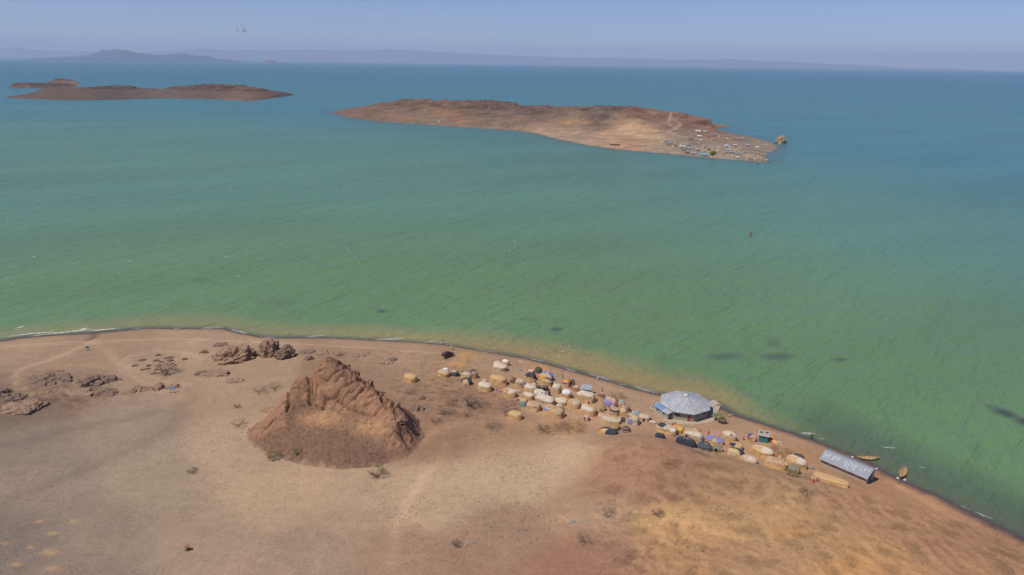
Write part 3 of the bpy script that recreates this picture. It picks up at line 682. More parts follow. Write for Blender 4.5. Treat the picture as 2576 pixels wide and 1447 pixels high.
# foam: breaking wavelets along the shore, whitecaps further out
def build_foam():
    mb = MB()
    def strip(pts, wid, z=.02):
        P = [G(x, y) for x, y in pts]
        dense = []
        for a, b in zip(P[:-1], P[1:]):
            n = max(2, int(np.hypot(*(b - a)) / .7))
            dense += [a + (b - a) * i / n for i in range(n)]
        dense.append(P[-1]); n = len(dense)
        up, lo = [], []
        for i, p in enumerate(dense):
            t = (dense[min(i + 1, n - 1)] - dense[max(i - 1, 0)]); t = t / (np.hypot(*t) + 1e-9); nn = np.array([-t[1], t[0]])
            s = sin(PI * min(max(i / (n - 1), .02), .98)) ** .5
            w_ = wid * s * (.35 + random.random())
            o = nn * .25 * random.uniform(-1, 1)
            up.append((p[0] + o[0] + nn[0] * w_, p[1] + o[1] + nn[1] * w_, z)); lo.append((p[0] + o[0] - nn[0] * w_, p[1] + o[1] - nn[1] * w_, z))
        mb.add(up + lo, [(i, i + 1, n + i + 1, n + i) for i in range(n - 1)])
    for pts in [[(38,826),(68,820)],[(18,847),(80,839),(140,835)],[(85,845),(200,832),(240,828)],[(220,833),(300,826)],[(338,828),(352,825)],[(200,829),(225,826)],[(500,827),(560,824)],[(420,828),(450,826)],[(580,830),(622,841)],[(640,846),(690,850)],[(770,849),(822,843)],[(945,856),(1018,852)],[(1065,861),(1102,859)],[(1102,862),(1125,861)],[(1195,878),(1252,888)],[(1330,902),(1370,909)],[(1420,926),(1450,935)],[(1480,942),(1540,959)],[(1555,965),(1575,970)],[(1590,974),(1655,990)],[(1700,999),(1730,1003)],[(2010,1090),(2050,1094)],[(2215,1124),(2250,1127)],[(2060,1102),(2075,1106)],[(2415,1271),(2440,1283)],[(2450,1287),(2500,1308)]]:
        strip(pts, .32 if pts[0][0] < 320 else (.15 if pts[0][0] < 1140 else .085))
        if random.random() < .5: strip([(x + 4, y - 2.5) for x, y in pts], .10)
    for cx, cy in [(2243,1125),(2320,1176)]:
        for _ in range(2):
            x = cx + random.uniform(-6, 6); y = cy + random.uniform(-1.0, 1.0); strip([(x - 4, y + .2), (x + 4, y - .2)], .10)
    for x, y in [(1145,638),(1132,644),(1545,514),(1640,770),(2232,633),(1050,514),(430,514),(790,655)]:
        strip([(x - 3, y + 1), (x + 3, y - 1)], .12)
    n = 0
    while n < 420:
        px, py = random.uniform(0, 2576), 165 + (random.random() ** 2.2) * 560
        g = G(px, py)
        if g[1] < 0 or dshore(np.array([g[0]]), np.array([g[1]]))[0] > -20 or g[1] > 8000: continue
        if inside(np.array([g[0]]), np.array([g[1]]), MI_POLY)[0]: continue
        R = math.hypot(*g); w_ = R * random.uniform(.0004, .0014) * (.6 if px > 1500 else 1); l_ = w_ * random.uniform(.8, 1.8)
        c_, s_ = cos(rad(20)), sin(rad(20)); q = []
        for k in range(7):
            a = 2 * PI * k / 7; rr = random.uniform(.6, 1.2); u, v = cos(a) * w_ * rr, sin(a) * l_ * rr * .8
            q.append((g[0] + u * c_ - v * s_, g[1] + u * s_ + v * c_, .03))
        mb.add(q, [tuple(range(7))]); n += 1
    o = mb.build('foam', mat('foam_white', (.72, .72, .70), .8, .15, 1.0))
    tag(o, 'thin white foam lines and whitecaps on the green lake', 'foam', kind='stuff')
build_foam()

# ------------------------------------------------------------------ the air
hm = bpy.data.materials.new('haze_air'); hm.use_nodes = True
nt = hm.node_tree; nt.nodes.clear()
out = nt.nodes.new('ShaderNodeOutputMaterial'); pv = nt.nodes.new('ShaderNodeVolumePrincipled')
pv.inputs['Color'].default_value = (.63, .74, 1.0, 1); pv.inputs['Density'].default_value = 3.1e-5
pv.inputs['Anisotropy'].default_value = .1
nt.links.new(pv.outputs[0], out.inputs['Volume'])
hz = MB().box((0, 31500, 598.5), (130000, 63800, 1203)).build('haze', hm)
tag(hz, 'pale blue haze over the lake', 'haze', kind='stuff')

def build_cloud():
    m, nt, b = newmat('cloud_vapour'); L = nt.links.new
    b.inputs['Base Color'].default_value = (.92, .90, .88, 1); b.inputs['Roughness'].default_value = 1; b.inputs['Specular IOR Level'].default_value = 0
    tc = N(nt, 'ShaderNodeTexCoord'); n1 = N(nt, 'ShaderNodeTexNoise', Scale=.011, Detail=5.0); L(tc.outputs['Object'], n1.inputs['Vector'])
    mr = N(nt, 'ShaderNodeMapRange'); mr.inputs[1].default_value = .38; mr.inputs[2].default_value = .56; mr.inputs[3].default_value = 0; mr.inputs[4].default_value = .5
    L(n1.outputs['Fac'], mr.inputs[0]); L(mr.outputs[0], b.inputs['Alpha'])
    c = atR(609, 73, 34000); k = 1.4
    mb = MB(); rr = random.Random(8)
    for dx, dz, rx, rz in [(40, 0, 85, 85), (20, 70, 60, 80), (-5, 120, 35, 50), (85, -60, 60, 45), (60, -20, 70, 60), (-150, -20, 55, 65), (-160, 20, 40, 40), (210, -30, 30, 30)]:
        for _ in range(2): mb.blob(((dx + rr.uniform(-20, 20)) * k, rr.uniform(-60, 60), (dz + rr.uniform(-20, 20)) * k), (rx * k, rx * .3 * k, rz * k), 3, .07, rr.randint(0, 999))
    o = mb.build('cloud', m, None, True); o.location = Vector(c)
    tag(o, 'small ragged white cloud alone in the blue sky', 'cloud')
build_cloud()
# ------------------------------------------------------------------ palette
def _p(n, rgb, **k):
    kw = dict(rough=.9, var=.22, scale=2.5); kw.update(k); return mat(n, rgb, **kw)
STR = dict(var=.38, scale=5.0, stretch=(1.6, 1.6, .12), bump=.5)
PAL = {
 'gold': _p('straw_gold', (.53, .345, .165), **STR), 'pale': _p('straw_pale', (.52, .365, .19), **STR), 'grey': _p('straw_weathered', (.46, .36, .25), **STR),
 'brown': _p('straw_brown', (.34, .21, .10), **STR), 'tan': blotch('hide_tan', (.50, .345, .20), (.27, .16, .09)), 'cream': blotch('canvas_cream', (.52, .42, .30), (.33, .22, .12)), 'white': blotch('canvas_white', (.60, .505, .40), (.38, .27, .16), .52, .66),
 'snow': _p('sheet_white', (.66, .64, .62), var=.15), 'dark': blotch('tarp_dark', (.040, .046, .066), (.20, .19, .20), .60, .74, 3.5), 'slate': _p('tarp_slate', (.075, .08, .105), rough=.6, var=.3),
 'blue': _p('tarp_blue', (.020, .19, .60), rough=.5, var=.15), 'denim': _p('cloth_blue', (.13, .22, .50)), 'navy': _p('cloth_navy', (.05, .06, .30)), 'purple': _p('cloth_purple', (.24, .21, .35)), 'lav': _p('cloth_lavender', (.42, .43, .58)),
 'pink': _p('cloth_pink', (.60, .36, .32)), 'red': _p('cloth_red', (.60, .05, .04)), 'orange': _p('cloth_orange', (.75, .26, .04)), 'yellow': _p('cloth_yellow', (.75, .45, .04)), 'teal': _p('cloth_teal', (.20, .30, .32)),
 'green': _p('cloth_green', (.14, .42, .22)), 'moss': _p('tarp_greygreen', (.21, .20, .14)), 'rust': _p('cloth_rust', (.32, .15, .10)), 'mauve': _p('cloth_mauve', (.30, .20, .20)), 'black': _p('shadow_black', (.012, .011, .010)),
 'char': _p('rag_charcoal', (.08, .075, .07), var=.5), 'umber': _p('rag_umber', (.16, .10, .07), var=.5), 'maroon': _p('cloth_maroon', (.16, .03, .045)), 'wood': _p('wood_plain', (.42, .27, .14), var=.3, scale=4, stretch=(1, 1, .2)), 'skin': _p('skin_dark', (.055, .030, .020), var=.1, rough=.6), 'hairm': _p('hair_black', (.012, .010, .010)),
}

# ------------------------------------------------------------------ huts
class Hut:
    def __init__(s, L, W, Ht, boxy=2.5, wall=.6, seed=0, dome=.75):
        s.L, s.W, s.H, s.n, s.wall, s.seed, s.dome = L / 2, W / 2, Ht, boxy, wall, seed, dome
    def S(s, u, t, off=0.0):
        cu, su = cos(u), sin(u)
        k = (abs(cu) ** s.n + abs(su) ** s.n) ** (-1.0 / s.n)
        if t < .5:
            q = t / .5; r = 1 - .06 * q; z = s.wall * s.H * q
        else:
            ph = (t - .5) / .5 * PI / 2
            r = .94 * max(cos(ph), 0) ** s.dome; z = s.wall * s.H + (1 - s.wall) * s.H * sin(ph)
        nz = mnoise.noise(Vector((cu * 1.7 + s.seed * 3.1, su * 1.7, t * 2.3)))
        nf = mnoise.noise(Vector((cu * 6 + s.seed, su * 6, t * 7)))
        r *= 1 + .10 * nz + .045 * nf
        z *= 1 + .08 * mnoise.noise(Vector((cu * r * 1.5, su * r * 1.5 + s.seed, 4.0)))
        o = off * (1 if t < .9 else .6)
        return ((s.L * r + o) * k * cu, (s.W * r + o) * k * su, z + (off if t > .45 else 0) * min(1, (t - .45) * 3 if t > .45 else 0))
    def body(s, nu=30, nt=11):
        v, f = [], []
        ts = [0, .12, .25, .38, .48, .54, .62, .7, .79, .88, .96][:nt]
        for t in ts:
            for i in range(nu):
                p = s.S(2 * PI * i / nu, t)
                v.append((p[0], p[1], p[2] - (.25 if t == 0 else 0)))
        for k in range(len(ts) - 1):
            for i in range(nu): j = (i + 1) % nu; f.append((k * nu + i, k * nu + j, (k + 1) * nu + j, (k + 1) * nu + i))
        v.append(s.S(0, 1.0)[:2] and (0, 0, s.H)); c = len(v) - 1
        for i in range(nu): f.append(((len(ts) - 1) * nu + i, (len(ts) - 1) * nu + (i + 1) % nu, c))
        return v, f
    def patch(s, u0, u1, t0, t1, off, jag=.05):
        full = (u1 - u0) >= 2 * PI - 1e-3
        nu = max(6, int((u1 - u0) / (2 * PI) * 32)); nt = max(3, int((t1 - t0) * 12))
        v, f = [], []
        for b in range(nt + 1):
            for i in range(nu + (0 if full else 1)):
                q = i / nu; u = u0 + (u1 - u0) * q; tt = b / nt
                lo = t0 + jag * (mnoise.noise(Vector((u * 2.2, s.seed * 1.7 + t0 * 5, 1))) * 1.4 + mnoise.noise(Vector((u * 6, s.seed, 2))) * .7)
                t = min(max(lo + (t1 - lo) * tt, 0.01), 1.0)
                if not full and jag: u += jag * 1.6 * mnoise.noise(Vector((t * 7, s.seed + u0, 5))) * (1 if i in (0, nu) else .3)
                edge = (b == 0) or (not full and i in (0, nu)) or (b == nt and t1 < .99)
                v.append(s.S(u, t, -.01 if edge else off))
        n = nu if full else nu + 1
        for b in range(nt):
            for i in range(nu):
                j = (i + 1) % n; f.append((b * n + i, b * n + j, (b + 1) * n + j, (b + 1) * n + i))
        return v, f

PATCHNAME = dict(dark='tarp', slate='tarp', blue='tarp', moss='tarp', cream='roof_cover', white='roof_cover', snow='roof_cover', tan='roof_cover', black='doorway', wood='board')  # black doorway patches paint the shade of an opening onto the solid wall
HUTS_G = "straw dome huts of the lakeside village"
NHUT = [0]
def hut(o, bb, label, body='gold', patches=(), head=-33, k=.66, boxy=2.6, wall=.6, dome=.62, z0=2.0, cat='hut', name='hut', group=HUTS_G, Hh=None):
    """o: (x0, y0, scale) of the crop; bb: left, right, top, bottom in it"""
    l, r, t, b = bb
    l, r = [(o[0] + v / o[2]) * .62891 for v in (l, r)]; t, b = [(o[1] + v / o[2]) * .62891 for v in (t, b)]
    a = rad(head); cx = (l + r) / 2
    g = T(cx, b - 3, z0)
    dist = math.sqrt(g.x ** 2 + g.y ** 2 + (H - g.z) ** 2); ppm = FP / dist; sn = (H - g.z) / dist; cs = math.sqrt(1 - sn * sn)
    L = (r - l) / ppm / math.sqrt(cos(a) ** 2 + (k * sin(a)) ** 2)
    D = L * math.sqrt(sin(a) ** 2 + (k * cos(a)) ** 2)
    Ht = Hh or min(max(((b - t) / ppm - .60 * D * sn) / (cs * .92), .48 * k * L, .7), 2.7)
    g = T(cx, b - .5 * D * sn * ppm, z0)
    NHUT[0] += 1
    h = Hut(L, k * L, Ht, boxy, wall, NHUT[0], dome)
    root = thing(name, label, cat, (g.x, g.y, g.z - .03), a, group)
    v, f = h.body(); mesh('wall', v, f, PAL[body], root)
    for n, p in enumerate(patches):
        if len(p) == 2: m, u0, u1, t0, t1 = p[0], 0, 360, p[1], 1.0
        else: m, u0, u1, t0, t1 = p
        v, f = h.patch(rad(u0) - a if (u1 - u0) < 360 else 0, rad(u1) - a if (u1 - u0) < 360 else 2 * PI, t0, t1, .045 + .022 * n, .05 if m != 'black' else .02)
        nm = PATCHNAME.get(m, 'cloth_patch')
        if nm == 'roof_cover' and t1 < .45: nm = 'door_mat'
        mesh(nm, v, f, PAL[m], root)
    return root, h

A = (1560, 1380, 4.521); B = (2000, 1420, 4.521); Cc = (2380, 1520, 4.521); D = (2580, 1660, 3.578); E = (3100, 1740, 4.155)
W_, CR = 'white', 'cream'
small = dict(k=.85, head=-20)
tun = dict(k=.5, wall=.25, dome=.45)
HL = [
 (A, (245,500,530,690), "plain golden straw hut standing alone at the far left of the village", 'gold', [], {}),
 (A, (860,1085,460,597), "golden straw hut with pale worn top, next to a dark blue-grey one, left side", 'gold', [('cream',.72)], {}),
 (A, (950,1060,425,520), "small white covered dome behind the leftmost pair of huts", 'grey', [('snow',.2)], small),
 (A, (1085,1240,470,582), "low slate-tarped hut with straw showing on top, right of a golden hut", 'gold', [('slate',200,400,.1,.85),('slate',20,80,.1,.8)], dict(k=.8)),
 (A, (1280,1475,500,622), "straw hut with cream top patched in charcoal, beside a brown dome", 'pale', [('cream',.6),('char',120,190,.6,.95)], {}),
 (A, (1460,1592,490,618), "rounded brown straw dome with a grey cap, right of the charcoal patched hut", 'brown', [('mauve',.72)], small),
 (A, (1455,1560,450,540), "dark little dome half hidden behind the rounded brown straw dome", 'umber', [('char',.5)], small),
 (A, (1288,1482,615,738), "round hut under a black tarp with a straw front, nearest of the left cluster", 'gold', [('dark',-70,215,.1,1.0),('cream',235,280,.1,.5)], dict(k=.8)),
 (A, (1585,1842,690,852), "golden hut with broad cream roof cover, beside the plain long golden hut", 'gold', [('white',.53)], {}),
 (A, (1655,1762,630,745), "small rust-speckled dome behind the cream covered golden hut", 'tan', [('cream',.5),('rust',90,150,.4,.7)], small),
 (A, (1798,2112,558,748), "long plain golden straw hut with no cover, largest of the bare ones", 'gold', [], dict(k=.55)),
 (A, (1858,2122,345,498), "tall grey weathered hut with flat whitish top, nearest the shore on the left", 'grey', [('white',.53)], {}),
 (A, (1875,2005,300,420), "pale dome leaning on the back of the tall grey hut", 'grey', [('white',.4),('rust',240,262,.62,.72)], small),
 (A, (2018,2162,275,392), "golden dome with a white cap behind the tall grey hut", 'gold', [('snow',.68),('black',235,262,.02,.4)], small),
 (A, (2168,2286,595,697), "dark rust-brown rag dome right of the long plain golden hut", 'umber', [('rust',60,260,.3,.9)], small),
 (B, (455,652,335,472), "hut under a black tarp with straw low on its left side, by the colourful clutter", 'gold', [('dark',-80,170,.08,1.0),('dark',170,280,.5,1.0)], dict(k=.75)),
 (B, (715,960,330,482), "straw hut with a bright blue tarp over its back and right end", 'gold', [('blue',-55,165,.12,.98),('yellow',200,222,.1,.45),('cream',232,262,.1,.45)], {}),
 (B, (758,952,440,577), "straw hut with flat tan front top and black cover behind, below the blue tarp", 'gold', [('dark',-60,165,.1,1.0),('tan',190,330,.5,.85)], {}),
 (B, (503,622,268,345), "tan rag dome beside the dark brown dome, behind the black tarped hut", 'tan', [('pink',.6)], small),
 (B, (628,762,228,350), "shaggy dark brown dome farthest towards the shore above the clutter", 'umber', [('char',.45)], small),
 (B, (272,452,448,606), "round hut covered in a patchwork of coloured rags over golden straw", 'gold', [('cream',.4),('mauve',255,310,.4,.75),('teal',190,215,.45,.65),('lav',290,340,.3,.7),('tan',225,262,.55,.85),('char',310,350,.15,.45),('green',30,70,.4,.8)], dict(k=.85)),
 (B, (552,652,448,540), "small straw dome with greenish top between patchwork hut and tan topped hut", 'brown', [('moss',.65)], small),
 (B, (556,668,508,590), "low golden dome just in front of the greenish topped dome", 'gold', [('cream',280,350,.4,.8)], small),
 (B, (428,656,545,712), "golden hut with a clean white roof cover, below the patchwork hut", 'gold', [('white',.52)], {}),
 (B, (47,302,625,782), "golden hut roofed half in straw and half in white, above the pink dry bush", 'gold', [('tan',130,250,.52,.98),('white',-120,130,.52,1.0)], {}),
 (B, (413,612,690,828), "golden hut with white roof and a dark slit at its left, above the teal dome", 'gold', [('white',.54),('black',196,204,.3,.55)], {}),
 (B, (608,832,640,788), "pale grey hut whose white top carries a black bird-shaped patch", 'grey', [('white',.42),('char',275,300,.68,.85)], dict(k=.75)),
 (B, (638,742,555,645), "heap-like black dome left of the charcoal dome, above the pale grey hut", 'char', [], small),
 (B, (748,872,560,650), "charcoal dome with a black opening, above the bird-patched hut", 'char', [('black',235,285,.03,.6),('umber',.75)], small),
 (B, (942,1102,535,702), "tall straw hut with baggy whitish hood, right of the black backed hut", 'pale', [('white',.42)], dict(k=.8)),
 (B, (1118,1258,470,585), "hut wrapped in cream cloth with orange and blue cloths on top", 'gold', [('cream',-110,120,.1,.8),('navy',180,330,.5,.72),('orange',.70)], dict(k=.75)),
 (B, (1233,1352,445,555), "dark brown dome with a tall black doorway, behind the orange topped hut", 'umber', [('black',245,275,.03,.7),('cream',285,300,.03,.55)], small),
 (B, (1343,1428,562,665), "little stacked straw hut with pale rags, left of the metal kiosk", 'brown', [('pink',.5),('cream',290,320,.03,.45)], dict(k=.8, head=-20)),
 (B, (1118,1288,640,788), "round hut with a smooth bright white dome cap", 'gold', [('snow',.42)], dict(k=.85)),
 (B, (1402,1702,680,868), "long boxy hut in front of the metal kiosk with torn tan and white roof", 'pale', [('white',.50),('tan',200,300,.5,.8),('tan',310,350,.52,.9)], dict(k=.55, boxy=5, wall=.68)),
 (B, (648,978,745,938), "longest white roofed hut, with a purple cloth hung on its front", 'pale', [('white',.48),('purple',232,246,.36,.58)], dict(k=.52, boxy=4)),
 (B, (998,1218,785,918), "baggy white topped hut with a yellow cloth over its right end", 'brown', [('white',.3),('yellow',-15,28,.3,.92)], dict(k=.75)),
 (B, (1218,1452,825,982), "golden hut with a ragged cream top, right of the yellow draped hut", 'gold', [('cream',-130,110,.55,1.0),('tan',110,230,.6,.95)], dict(k=.72)),
 (B, (353,502,800,942), "small dome wrapped in grey-teal sheeting with a straw crown", 'teal', [('gold',.66)], dict(k=.85)),
 (B, (472,738,860,1032), "hut piled with brown and pale rags and scraps of blue cloth", 'pale', [('tan',.45),('cream',80,220,.6,.9),('denim',-35,15,.5,.75)], dict(k=.72)),
 (B, (998,1142,900,1018), "small steep hut with a pale board leaning over its front", 'cream', [('tan',180,240,.1,.8),('wood',255,300,.1,.85)], dict(k=.7, head=-20)),
 (B, (793,1138,955,1155), "boxy straw hut with a blue cloth corner and a pale strip at its door", 'gold', [('tan',.58),('denim',165,225,.52,.78),('cream',262,271,.02,.5),('pink',60,170,.6,.85)], dict(k=.55, boxy=6, wall=.75)),
 (B, (147,402,1030,1198), "golden hut with a small white scrap on its roof, left below the pink bush", 'gold', [('cream',255,330,.6,.85)], dict(k=.72)),
 (B, (1458,1742,925,1112), "big golden hut with white cover on the left half of its roof", 'gold', [('white',85,285,.52,.98),('tan',0,60,.6,.9),('cream',300,335,.5,.7)], dict(k=.66)),
 (B, (1513,1612,1095,1198), "tiny rag-covered dome standing apart in the open, pinkish front", 'char', [('cream',.6),('pink',235,310,.05,.75)], small),
 (B, (1783,1908,910,1022), "round shaggy straw dome above the man in green", 'brown', [('gold',150,330,.05,.6),('mauve',60,120,.6,.95)], small),
 (B, (1868,2098,800,968), "large dome with a purple sheet on its left and pink-white rags on its right", 'gold', [('purple',120,280,.22,.9),('pink',-80,90,.15,.9),('snow',262,290,.2,.4)], dict(k=.8)),
 (B, (1888,2034,775,870), "lavender-white dome behind the purple sheeted dome", 'grey', [('lav',.2)], small),
 (B, (1753,1908,720,828), "straw hut with a brown matted top, above the purple sheeted dome", 'gold', [('umber',.55),('cream',200,250,.4,.7)], dict(k=.85)),
 (B, (2138,2268,840,942), "golden dome with a shiny grey-white top towards the shore", 'gold', [('teal',.72),('snow',60,150,.7,.9)], small),
 (B, (2203,2348,920,1045), "straw dome capped in dull purple-brown, rightmost of the dense cluster", 'brown', [('cream',100,230,.5,.85),('mauve',-100,100,.5,1.0)], small),
 (B, (1978,2162,965,1113), "wide straw dome ringed with dark grey rags", 'pale', [('char',.5),('tan',.68)], dict(k=.85)),
 (B, (2148,2288,980,1113), "pale loose straw dome touching the dark ringed dome", 'pale', [('gold',200,300,.1,.7)], small),
 (B, (2373,2528,1020,1138), "teal-grey sheeted dome topped with an orange and a white cloth", 'teal', [('gold',250,285,.03,.6),('cream',150,230,.6,.85),('orange',40,100,.7,.95)], dict(k=.9)),
 (B, (1768,1918,1060,1178), "pinkish rag dome left of the long white topped hut", 'tan', [('pink',150,280,.2,.9),('mauve',-60,60,.1,.8)], small),
 (B, (1828,2164,1130,1268), "long hut with sagging white sheets and a pinkish right end", 'gold', [('cream',.45),('snow',190,262,.46,.62),('pink',-20,25,.3,.75)], dict(k=.5, boxy=4)),
 (B, (2218,2502,1090,1278), "long tent-like hut hung with purple, rust and white cloths", 'cream', [('char',165,215,.05,.6),('purple',228,262,.05,.6),('rust',120,240,.62,.95),('pink',285,305,.05,.5)], dict(k=.5, boxy=4)),
 (B, (1903,2164,1245,1395), "brown straw dome with two dark openings behind the orange-ended black hut", 'brown', [('black',215,240,.03,.6),('tan',245,262,.05,.7),('black',268,285,.03,.55)], dict(k=.8)),
 (B, (1800,2132,1335,1475), "low black tarp hut with a bright orange left end behind the mound", 'pale', [('dark',-130,175,.2,1.0),('orange',176,198,.2,.9)], dict(head=-24, **tun)),
 (Cc, (780,992,632,755), "ragged white and brown hut with a black doorway near the round hall", 'tan', [('cream',.5),('black',240,262,.03,.6),('lav',-20,40,.1,.7)], dict(k=.75)),
 (Cc, (1120,1450,820,1012), "long straw hut, roof half black tarp and half white sheets", 'gold', [('cream',.48),('dark',80,235,.62,1.0),('snow',-90,-40,.5,.85)], dict(k=.52, boxy=3.4)),
 (Cc, (1403,1594,835,972), "hut heaped with orange and yellow cloths beside the half black roof", 'gold', [('orange',60,240,.5,1.0),('yellow',190,300,.2,.75),('red',330,352,.3,.7)], dict(k=.8)),
 (Cc, (1095,1255,975,1075), "black tarp roof just showing over the mound, leftmost sliver", 'grey', [('dark',.2)], dict(head=-28, **tun)),
 (Cc, (1600,1922,925,1118), "long white and pinkish sheeted hut with open dark left end", 'tan', [('cream',-130,120,.2,1.0),('white',200,330,.5,.95),('black',206,216,.03,.55),('teal',275,310,.04,.2)], dict(k=.52, boxy=3.4)),
 (Cc, (1753,1858,885,968), "plain round straw dome behind the long pinkish sheeted hut", 'gold', [], small),
 (Cc, (1480,1805,1050,1240), "long black tunnel hut with white lower edge behind the mound", 'cream', [('dark',.28)], dict(head=-33, k=.36, wall=.25, dome=.45)),
 (Cc, (1450,1600,1028,1120), "dull purple dome at the left end of the black tunnel hut", 'pink', [('purple',.4)], small),
 (Cc, (1840,2115,1168,1300), "slate grey tunnel hut right of the long black one", 'cream', [('slate',.25)], dict(head=-24, k=.48, wall=.25, dome=.45)),
 (Cc, (2128,2304,1192,1310), "grey-green rag dome with a round black doorway by the mound edge", 'moss', [('black',215,250,.03,.65),('snow',200,212,.2,.5),('tan',285,340,.2,.7)], small),
 (Cc, (2000,2304,1040,1195), "golden hut with a violet-blue sheet over its roof", 'gold', [('purple',-100,235,.45,1.0),('cream',240,275,.42,.6)], dict(k=.58)),
 (Cc, (2313,2534,955,1135), "straw hut with yellow, white, brown and green cloths spread on its roof", 'pale', [('white',.55),('yellow',110,175,.6,.9),('rust',240,280,.6,.9),('green',70,110,.7,.95),('lav',300,345,.55,.8)], dict(k=.58)),
 (D, (1468,1582,285,388), "small round hut with a blue sheet on top and a red one in front", 'tan', [('navy',20,220,.55,1.0),('red',185,225,.25,.55),('pink',270,330,.05,.7)], dict(k=.85, head=-20)),
 (D, (1213,1384,408,530), "straw dome with a black pointed cap above a dark tarped hut", 'gold', [('dark',150,240,.55,1.0),('tan',-60,80,.1,.9),('black',275,300,.03,.4)], dict(k=.85)),
 (D, (1188,1408,490,625), "low hut half black tarp half pale straw at the foot of the mound", 'pale', [('dark',-90,150,.12,1.0),('cream',190,260,.3,.8)], dict(head=-30, k=.5, wall=.3, dome=.5)),
 (D, (1375,1584,593,698), "low hut under loose whitish sheets, right of the half black hut", 'gold', [('white',-130,130,.2,1.0),('cream',130,230,.45,1.0)], dict(head=-30, k=.5, wall=.35)),
 (D, (1548,1794,470,632), "big golden hut with a long whitish roof, left of the clothes heap", 'gold', [('white',-130,140,.52,1.0),('gold',150,300,.5,.62)], dict(head=-40, k=.52)),
 (D, (1548,1655,428,510), "pink-grey rag dome behind the big golden hut with whitish roof", 'pink', [('mauve',.5)], small),
 (D, (1738,2004,640,808), "largest golden hut near the long shed, roof patched straw and white", 'gold', [('tan',.56),('white',-60,-5,.56,.85),('cream',190,260,.6,.85)], dict(k=.58)),
 (D, (2033,2274,605,795), "golden hut with clean white roof on its right part, closest to the long shed", 'gold', [('white',-120,130,.5,1.0)], dict(head=-38, k=.55)),
 (D, (2038,2130,588,680), "pinkish dome at the left back of the hut closest to the shed", 'pink', [], small),
 (D, (2120,2264,573,685), "smooth dark brown dome behind the hut closest to the shed", 'umber', [('char',.6)], dict(k=.7, wall=.4)),
 (D, (2048,2200,748,866), "dull green tented dome with dark sides, in front of the last golden huts", 'char', [('moss',.5)], dict(k=.85)),
 (D, (1878,1950,588,662), "small dome under a red and a green sheet, beside the white clothes heap", 'tan', [('green',-60,60,.2,.8),('red',60,220,.55,1.0)], small),
 (E, (695,1142,655,862), "long low stack-like golden straw hut beside the tin shed", 'gold', [], dict(Hh=1.25, head=-33, k=.36, boxy=5, wall=.72)),
]
for o, bb, lab, body, pats, kw in HL:
    hut(o, bb, lab, body, pats, **kw)

def P(o, x, y): return ((o[0] + x / o[2]) * .62891, (o[1] + y / o[2]) * .62891)

# ------------------------------------------------------------------ metal kiosk, green kiosk
tin = mat('tin_roof', (.42, .44, .47), .45, .18, 1.2, (1, 6, 1), .1, .25, .5)
tin2 = mat('tin_sheet_dull', (.30, .30, .34), .5, .3, 3, (8, 8, .3), .2, .2)
rustm = mat('rusty_steel', (.30, .12, .065), .8, .35, 3)
block = mat('grey_blockwork', (.37, .315, .26), .95, .18, 2.5, (1, 1, 2.5), .3)
stone = mat('pale_stone', (.43, .35, .26), .95, .32, 1.6, bump=.6)
glass = mat('window_glass', (.02, .024, .03), .12, .1, spec=.6)
framem = mat('window_frame_pale', (.46, .45, .40), .7, .1)
redp = mat('red_door_paint', (.30, .055, .05), .6, .2)
tealp = mat('teal_paint', (.045, .22, .20), .6, .25, 2)
concr = mat('concrete', (.42, .37, .30), .95, .22, 1.2, bump=.3)

g = T(*P(B, 1560, 700)); k = thing('kiosk', "small grey tin kiosk with a tilted sheet roof among the huts", 'kiosk', g, rad(-22))
kb = MB(); kb.box((0, 0, 1.0), (2.3, 2.0, 2.1)); kb.build('wall', tin2, k)
MB().quad((-1.7, -1.35, 2.05), (1.6, -1.35, 2.05), (1.6, 1.4, 2.55), (-1.7, 1.4, 2.55), .06).build('roof', tin, k)
MB().box((-.2, -1.015, 1.45), (.7, .03, .5)).build('hatch', PAL['dark'], k)
MB().box((1.165, .2, .95), (.03, .75, 1.8)).build('door', PAL['char'], k)
g = T(*P(D, 1690, 372)); k = thing('kiosk', "green painted wooden kiosk with pale flat roof near the shore", 'kiosk', g, rad(-24))
MB().box((0, 0, 1.05), (2.35, 2.1, 2.3)).build('wall', tealp, k)
MB().quad((-1.55, -1.35, 2.2), (1.5, -1.35, 2.2), (1.5, 1.35, 2.5), (-1.55, 1.35, 2.5), .1).build('roof', mat('pale_roof_sheet', (.38, .35, .32), .7, .15), k)
for x, y in ((-.7, .3), (.75, .65)):
    d = MB(); d.tube((x, y, 2.43), (x, y, 2.53), .42, .42, 16); d.build('roof_hatch', PAL['char'], k)
fr = MB()
for z in (.7, 1.35): fr.box((0, -1.065, z), (2.3, .03, .06))
fr.box((.05, -1.07, 1.05), (.06, .03, 2.2)); fr.build('batten', mat('teal_dark', (.03, .14, .13), .6, .2), k)
MB().box((1.19, .3, 1.0), (.03, .8, 1.9)).build('door', PAL['umber'], k)

